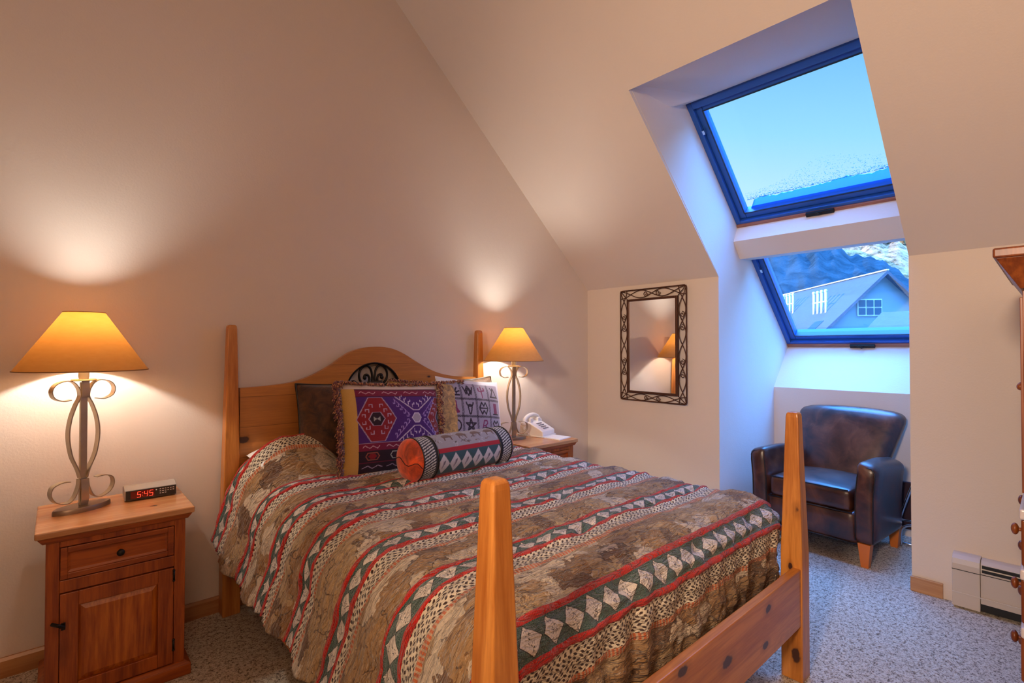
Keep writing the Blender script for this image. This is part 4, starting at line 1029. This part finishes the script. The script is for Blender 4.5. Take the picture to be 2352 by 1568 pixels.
# ------------------------------------------------------------------ electric baseboard heater
ht = thing('baseboard_heater', 'beige electric baseboard heater on the right wall near the armoire', 'heater', (0, -2.485, 0))
def hprof(d, zt, zb): return [(0, zb), (-d, zb), (-d, zt - .045), (-d + .006, zt - .02), (-d + .022, zt - .004), (-d + .04, zt), (0, zt)]
b = MB().prism([(x, z) for x, z in hprof(.072, .272, .012)], 1, 0, 0)if False else MB()
def prY(pts, ya, yb): # prism along y with (x,z)
    return MB().prism(pts, 1, ya, yb)
obj('end_cap', prY(hprof(.074, .272, .010), -.108, 0), HEAT, ht, bevel=.002)
obj('body', prY(hprof(.068, .266, .050), -.96, -.109), HEAT, ht, bevel=.002)
b = MB()
for k, zz in enumerate((.236, .215)): b.box(-.0735 + k * -.0 + .002, -.060, -.96, -.115, zz - .007, zz + .007)
b.box(-.062, -.004, -.96, -.109, .012, .050); obj('vent_slot', b, HEAT_D, ht)
b = MB().box(-.0755, -.070, -.96, 0, .078, .083); obj('ridge', b, HEAT, ht, bevel=.001)
b = MB().box(-.0757, -.072, -.108, 0, .196, .199).box(-.0697, -.066, -.96, -.109, .196, .199); obj('seam', b, HEAT_D, ht)

# ------------------------------------------------------------------ armoire at the right edge (faces +y)
am = thing('armoire', 'tall reddish pine armoire with cornice and drawers at the right edge', 'armoire', (-1.385, -2.815, 0), math.radians(1.2))
Wa, Da = .84, .53
b = MB().box(0, Wa, -Da, -.018, .08, 1.52); obj('body', b, ARM_W, am, bevel=.003)
b = MB().box(.002, Wa - .002, -Da, .006, 0, .085); obj('plinth', b, ARM_W, am, bevel=.004)
b = MB()
vs = [(-.008, -Da, 1.515), (Wa + .008, -Da, 1.515), (Wa + .008, -.006, 1.515), (-.008, -.006, 1.515), (-.062, -Da, 1.606), (Wa + .062, -Da, 1.606), (Wa + .062, .044, 1.606), (-.062, .044, 1.606)]
b.add(vs, [(0, 1, 5, 4), (1, 2, 6, 5), (2, 3, 7, 6), (3, 0, 4, 7), (0, 3, 2, 1), (4, 5, 6, 7)])
obj('crown_moulding', b, ARM_W, am, bevel=.002)
b = MB().box(-.068, Wa + .068, -Da, .050, 1.606, 1.636); obj('cornice_board', b, ARM_W, am, bevel=.006, segs=3)
for x in (.012, Wa - .052):
    b = MB().box(x - .002, x + .042, -.018, -.010, .86, 1.51)
    for k in range(4): b.box(x + k * .011, x + k * .011 + .007, -.012, -.004, .90, 1.49)
    obj('pilaster', b, ARM_W, am, bevel=.0015)
for x0_, x1_ in ((.06, Wa / 2 - .004), (Wa / 2 + .004, Wa - .06)):
    b = MB().box(x0_, x1_, -.018, -.006, .87, 1.48); d = obj('door', b, ARM_W, am, bevel=.003)
    xx = x1_ - .03 if x0_ < .2 else x0_ + .03
    obj('knob', MB().ball((xx, .010, 1.20), .013, .010, .013).tube([(xx, -.006, 1.20), (xx, .006, 1.20)], .006), ARM_W, d, smooth=True)
for i, (za, zb) in enumerate([(.675, .815), (.502, .635), (.325, .462), (.12, .285)]):
    b = MB().box(.03, Wa - .03, -.02, .0 + .002 * i, za, zb); d = obj('drawer', b, ARM_W, am, bevel=.005, segs=3)
    for xx in (.19, Wa - .19):
        k = MB().ball((xx, .020 + .002 * i, (za + zb) / 2), .016, .010, .019).tube([(xx, .0, (za + zb) / 2), (xx, .018 + .002 * i, (za + zb) / 2)], .006); obj('knob', k, ARM_W, d, smooth=True)
PALE = m_plain('pale_rail', (.66, .60, .62), .3)
for z in (.836, .656, .482, .305):
    o = obj('rail', MB().box(.004, Wa - .004, -.02, .003, z - .016, z + .016), PALE, am, bevel=.006, segs=3); o['label'] = 'pale rounded rail between the drawers'

# ------------------------------------------------------------------ outside
def m_siding(name, col): return m_plain(name, col, .8, var=.05)
ROOF = m_plain('grey_shingle', (.055, .075, .10), .9, bscale=8, bstr=.4, bdist=.05, var=.15, vscale=3)
SID = m_siding('pale_siding', (.17, .22, .24)); SID_W = m_siding('white_siding', (.42, .44, .42)); WIN = m_plain('dark_window', (.01, .06, .09), .3)
TRIMW = m_plain('white_trim', (.6, .62, .6), .7)
ap = Vector((28.0, 3.62, 5.3)); rd = Vector((8.67, 7.94, 0)).normalized(); gl_ = Vector((-rd.y, rd.x, 0))      # ridge runs along rd, gable faces -rd
def house(name, label, apex, length, half, drop, base, wall, dormers=()):
    t = thing(name, label, 'house', (apex.x, apex.y, base), math.atan2(rd.y, rd.x)); h = apex.z - base
    # local: x along ridge, y to the left
    w = MB().prism([(-half, 0), (half, 0), (half, h - drop), (0, h - .12), (-half, h - drop)], 0, .25, length); obj('wall', w, wall, t)
    for s in (-1, 1):
        e = half + .35; k = drop / half
        r = MB().add([(-.15, 0, h), (length + .3, 0, h), (length + .3, s * e, h - k * e), (-.15, s * e, h - k * e), (-.15, 0, h - .18), (length + .3, 0, h - .18), (length + .3, s * e, h - k * e - .18), (-.15, s * e, h - k * e - .18)],
            [(0, 1, 2, 3), (7, 6, 5, 4), (0, 4, 5, 1), (1, 5, 6, 2), (2, 6, 7, 3), (3, 7, 4, 0)]); obj('roof', r, ROOF, t)
    r = MB().box(-.15, length + .3, -.06, .06, h, h + .06); obj('ridge_cap', r, TRIMW, t)
    return t, h
hs, hh = house('house', 'pale gabled house with a long grey roof and vent pipes outside the lower window', ap, 17, 3.4, 3.35, -8, SID)
f = MB().box(.18, .26, .10, 1.28, hh - 2.30, hh - 1.42); fo = obj('window', f, TRIMW, hs)
f = MB()
for k in range(3):
    for r_ in range(2): f.box(.14, .20, .15 + k * .385, .15 + k * .385 + .31, hh - 2.24 + r_ * .41, hh - 1.89 + r_ * .41)
obj('pane', f, WIN, fo)
# white wall dormers and plumbing vents along the left slope
k_ = 3.35 / 3.4
for x, n_ in ((4.2, 2), (9.6, 2)):
    d = MB().box(x, x + 2.4, 2.4, 4.1, hh - 6.6, hh - 2.55); dd = obj('dormer', d, SID_W, hs)
    f = MB()
    for q in range(2): f.box(x + .35 + q * .95, x + 1.05 + q * .95, 4.08, 4.14, hh - 4.3, hh - 3.0)
    for q in range(2): f.box(x - .04, x + .02, 2.75 + q * .65, 3.25 + q * .65, hh - 4.4, hh - 3.1)
    obj('pane', f, WIN, dd)
for x, yy in ((1.9, 2.0), (6.6, 1.7), (11.5, 1.6)):
    for q in range(4):
        f = MB().tube([(x + q * .45, yy, hh - k_ * yy - .3), (x + q * .45, yy, hh - k_ * yy + 1.15)], .06, 8).ball((x + q * .45, yy, hh - k_ * yy + 1.18), .09, n=8, m=6); obj('vent_pipe', f, TRIMW, hs, smooth=True)
    f = MB().tube([(x - .1, yy, hh - k_ * yy + .6), (x + 1.45, yy, hh - k_ * yy + .6)], .035, 6); obj('vent_brace', f, TRIMW, hs)
f = MB()
f.add([(1.0, 2.55, hh - k_ * 2.55 + .03), (1.9, 2.55, hh - k_ * 2.55 + .03), (1.9, 3.3, hh - k_ * 3.3 + .03), (1.0, 3.3, hh - k_ * 3.3 + .03)], [(0, 1, 2, 3)]); so_ = obj('roof_window', f, WIN, hs); so_.modifiers.new('S', 'SOLIDIFY').thickness = .1
# lower porch roof in front right
pr_ = thing('porch_roof', 'low grey lean-to roof in front of the gabled house', 'roof', (21.6, -6, -8))
b = MB().add([(0, 9.3, 9.75), (3.2, 9.13, 11.0), (3.2, 0, 11.0), (0, 0, 9.75), (0, 9.3, 0), (3.2, 9.13, 0), (3.2, 0, 0), (0, 0, 0)], [(0, 1, 2, 3), (0, 4, 5, 1), (1, 5, 6, 2), (2, 6, 7, 3), (3, 7, 4, 0)]); obj('roof', b, ROOF, pr_)
# ground and hills
GR_ = m_plain('snowy_ground', (.35, .45, .5), .9, bscale=.2, bstr=.2, bdist=.5, var=.2, vscale=.05)
b = MB(); b.add([(1.6, -300, -8), (420, -300, -8), (420, 400, -8), (1.6, 400, -8)], [(0, 1, 2, 3)]); g_ = obj('ground', b, GR_); g_['kind'] = 'structure'
def m_forest(name, a, c, s):
    m = Mt(name); g = m.n('ShaderNodeNewGeometry').outputs['Position']; f = m.noise(m.mapping(g, (1, 1, .35)), s, 5, .7)
    m.principled(m.ramp(f, [(.35, a), (.65, c)]), .95, 0, m.bump(f, .6, 2), spec=.05); return m.m
C0 = Vector((-3.545, -2.938, 1.336))
def hill(name, label, prof, dist, depth, mat, rough, seed):
    """prof: list of (azimuth deg from +x, elevation deg)"""
    m = MB(); n = 160; az0, az1 = prof[0][0], prof[-1][0]; vs = []; fs = []; rows = 14
    for i in range(n + 1):
        az = az0 + (az1 - az0) * i / n
        for (x1, e1), (x2, e2) in zip(prof, prof[1:]):
            if min(x1, x2) <= az <= max(x1, x2): t_ = (az - x1) / (x2 - x1); t_ = t_ * t_ * (3 - 2 * t_); el = e1 + (e2 - e1) * t_; break
        top = math.tan(math.radians(el)) * dist + 1.3
        for j in range(rows + 1):
            q = j / rows; dd_ = dist - depth * (1 - q); z = -8 + (top + 8) * (1 - (1 - q) ** 1.3) + rough * noise.noise((i * .25, j * .6, seed)) * (.3 + q)
            vs.append((C0.x + dd_ * math.cos(math.radians(az)), C0.y + dd_ * math.sin(math.radians(az)), z))
    for i in range(n):
        for j in range(rows): a = i * (rows + 1) + j; fs.append((a, a + 1, a + rows + 2, a + rows + 1))
    m.add(vs, fs); o = obj(name, m, mat, smooth=True); o['kind'] = 'structure'; return o, vs
FOR_D = m_forest('shaded_forest', (.010, .022, .028), (.035, .055, .065), .12)  # hillside shade painted into the colour: the dark forest copy
FOR_L = m_forest('sunlit_forest', (.10, .05, .02), (.62, .33, .17), .35)  # sunlight painted into the colour: paler, warmer forest for the far hill
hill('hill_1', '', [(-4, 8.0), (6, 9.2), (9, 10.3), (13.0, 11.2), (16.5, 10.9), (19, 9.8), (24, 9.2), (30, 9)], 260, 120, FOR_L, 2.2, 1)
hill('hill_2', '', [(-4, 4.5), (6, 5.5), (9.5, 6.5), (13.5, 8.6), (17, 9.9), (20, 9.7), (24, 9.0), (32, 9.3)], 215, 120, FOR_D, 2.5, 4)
# trees on the sunlit crest
tr = MB(); random.seed(11)
for k in range(900):
    az = random.uniform(1, 19); q = random.random()
    for (x1, e1), (x2, e2) in zip([(-4, 8.0), (6, 9.2), (9, 10.3), (13.0, 11.2), (16.5, 10.9), (19, 9.8)], [(6, 9.2), (9, 10.3), (13.0, 11.2), (16.5, 10.9), (19, 9.8), (24, 9.2)]):
        if x1 <= az <= x2: el = e1 + (e2 - e1) * (az - x1) / (x2 - x1)
    d_ = 258 - 35 * q; z = (math.tan(math.radians(el)) * 260 + 1.3 + 8) * (1 - (1 - (1 - 35 * q / 120)) ** 1.3) - 8
    hgt = random.uniform(2.2, 5.0); x = C0.x + d_ * math.cos(math.radians(az)); y = C0.y + d_ * math.sin(math.radians(az))
    r = hgt * .2; tr.add([(x + r * math.cos(a), y + r * math.sin(a), z - 1) for a in (0, 1.26, 2.51, 3.77, 5.03)] + [(x, y, z + hgt)], [(0, 1, 5), (1, 2, 5), (2, 3, 5), (3, 4, 5), (4, 0, 5)])
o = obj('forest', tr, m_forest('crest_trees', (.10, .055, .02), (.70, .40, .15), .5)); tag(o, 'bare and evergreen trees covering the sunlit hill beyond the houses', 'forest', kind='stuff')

# ------------------------------------------------------------------ world, lights, camera
w = bpy.data.worlds.new('sky'); SC.world = w; w.use_nodes = True; nt = w.node_tree; nt.nodes.clear()
class _W(Mt):
    def __init__(s, t): s.t = t
W = _W(nt); tc = nt.nodes.new('ShaderNodeTexCoord'); sp = nt.nodes.new('ShaderNodeSeparateXYZ'); nt.links.new(tc.outputs['Generated'], sp.inputs[0])
el = W.math('ADD', sp.outputs[2], W.math('MULTIPLY', sp.outputs[1], -.22))
colr = W.ramp(el, [(0.0, (.72, .95, 1.0)), (.14, (.66, .95, 1.0)), (.28, (.36, .78, 1.0)), (.44, (.17, .52, 1.0)), (.62, (.06, .38, 1.0)), (.85, (.09, .33, 1.0))])
st = W.math('MULTIPLY', 25, W.ramp(el, [(0.0, (.032,) * 3), (.54, (.032,) * 3), (.66, (.35,) * 3), (.85, (.95,) * 3)]))
bg = nt.nodes.new('ShaderNodeBackground'); nt.links.new(colr, bg.inputs[0]); nt.links.new(st, bg.inputs[1])
wo = nt.nodes.new('ShaderNodeOutputWorld'); nt.links.new(bg.outputs[0], wo.inputs[0])
def light(name, typ, loc, e, col, size=.1, rot=None, **kw):
    l = bpy.data.lights.new(name, typ); l.energy = e; l.color = col
    if typ == 'POINT': l.shadow_soft_size = size
    for k, v in kw.items(): setattr(l, k, v)
    o = bpy.data.objects.new(name, l); COL.objects.link(o); o.location = loc
    if rot: o.rotation_euler = rot
    return o
# added warm fill point behind the camera; no fixture seen there
light('warm_fill_light', 'POINT', (-3.9, -3.3, 1.9), 19, (1, .66, .42), .25)
light('fill_spot_light', 'SPOT', (-5.4, -2.9, 2.1), 370, (1, .75, .55), rot=Vector((5.4, .75, -.5)).to_track_quat('-Z', 'Y').to_euler(), spot_size=math.radians(72), spot_blend=1.0, shadow_soft_size=.2)  # added spot brightening the knee wall and right slope; no such lamp seen
light('foot_fill_light', 'POINT', (-2.3, -3.25, 2.2), 4, (1, .62, .38), .2)  # weak added fill near the foot of the bed, from no visible lamp
s_ = light('sun', 'SUN', (0, 0, 30), 7, (1, .74, .50)); s_.data.angle = math.radians(1); s_.rotation_euler = Vector((.8, -.6, -.2)).to_track_quat('-Z', 'Y').to_euler()
# portals help sample the sky through the windows
for nm, P, Lw in (('skylight_portal', P1, L1), ('window_portal', P2, L2)):
    c = Vector(P(Lw / 2, (YL + YR) / 2, .14)); l = bpy.data.lights.new(nm, 'AREA'); l.shape = 'RECTANGLE'; l.size = 1.05; l.size_y = Lw; l.cycles.is_portal = True
    o = bpy.data.objects.new(nm, l); COL.objects.link(o); o.location = c
    zax = Vector(sn); yax = Vector(sd); xax = yax.cross(zax); o.rotation_euler = Matrix((xax, yax, zax)).transposed().to_euler()
cam = bpy.data.cameras.new('camera'); co = bpy.data.objects.new('camera', cam); COL.objects.link(co); SC.camera = co
co.location = (-3.5454, -2.9384, 1.336); yaw, pitch = .8396, .0133
f = Vector((math.cos(yaw) * math.cos(pitch), math.sin(yaw) * math.cos(pitch), math.sin(pitch)))
co.rotation_euler = f.to_track_quat('-Z', 'Y').to_euler()
cam.sensor_width = 36; cam.lens = 1169.19 / 2352 * 36; cam.clip_start = .05; cam.clip_end = 2000
SC.view_settings.view_transform = 'Standard'; SC.view_settings.look = 'None'; SC.view_settings.exposure = 0.36; SC.view_settings.gamma = 1; SC.view_settings.use_curve_mapping = False
SC.cycles.max_bounces = 6; SC.cycles.diffuse_bounces = 4; SC.cycles.glossy_bounces = 3; SC.cycles.transmission_bounces = 3; SC.cycles.transparent_max_bounces = 8; SC.cycles.use_adaptive_sampling = True; SC.cycles.adaptive_threshold = .05; SC.cycles.sample_clamp_indirect = 6
try: SC.cycles.use_denoising = True
except Exception: pass
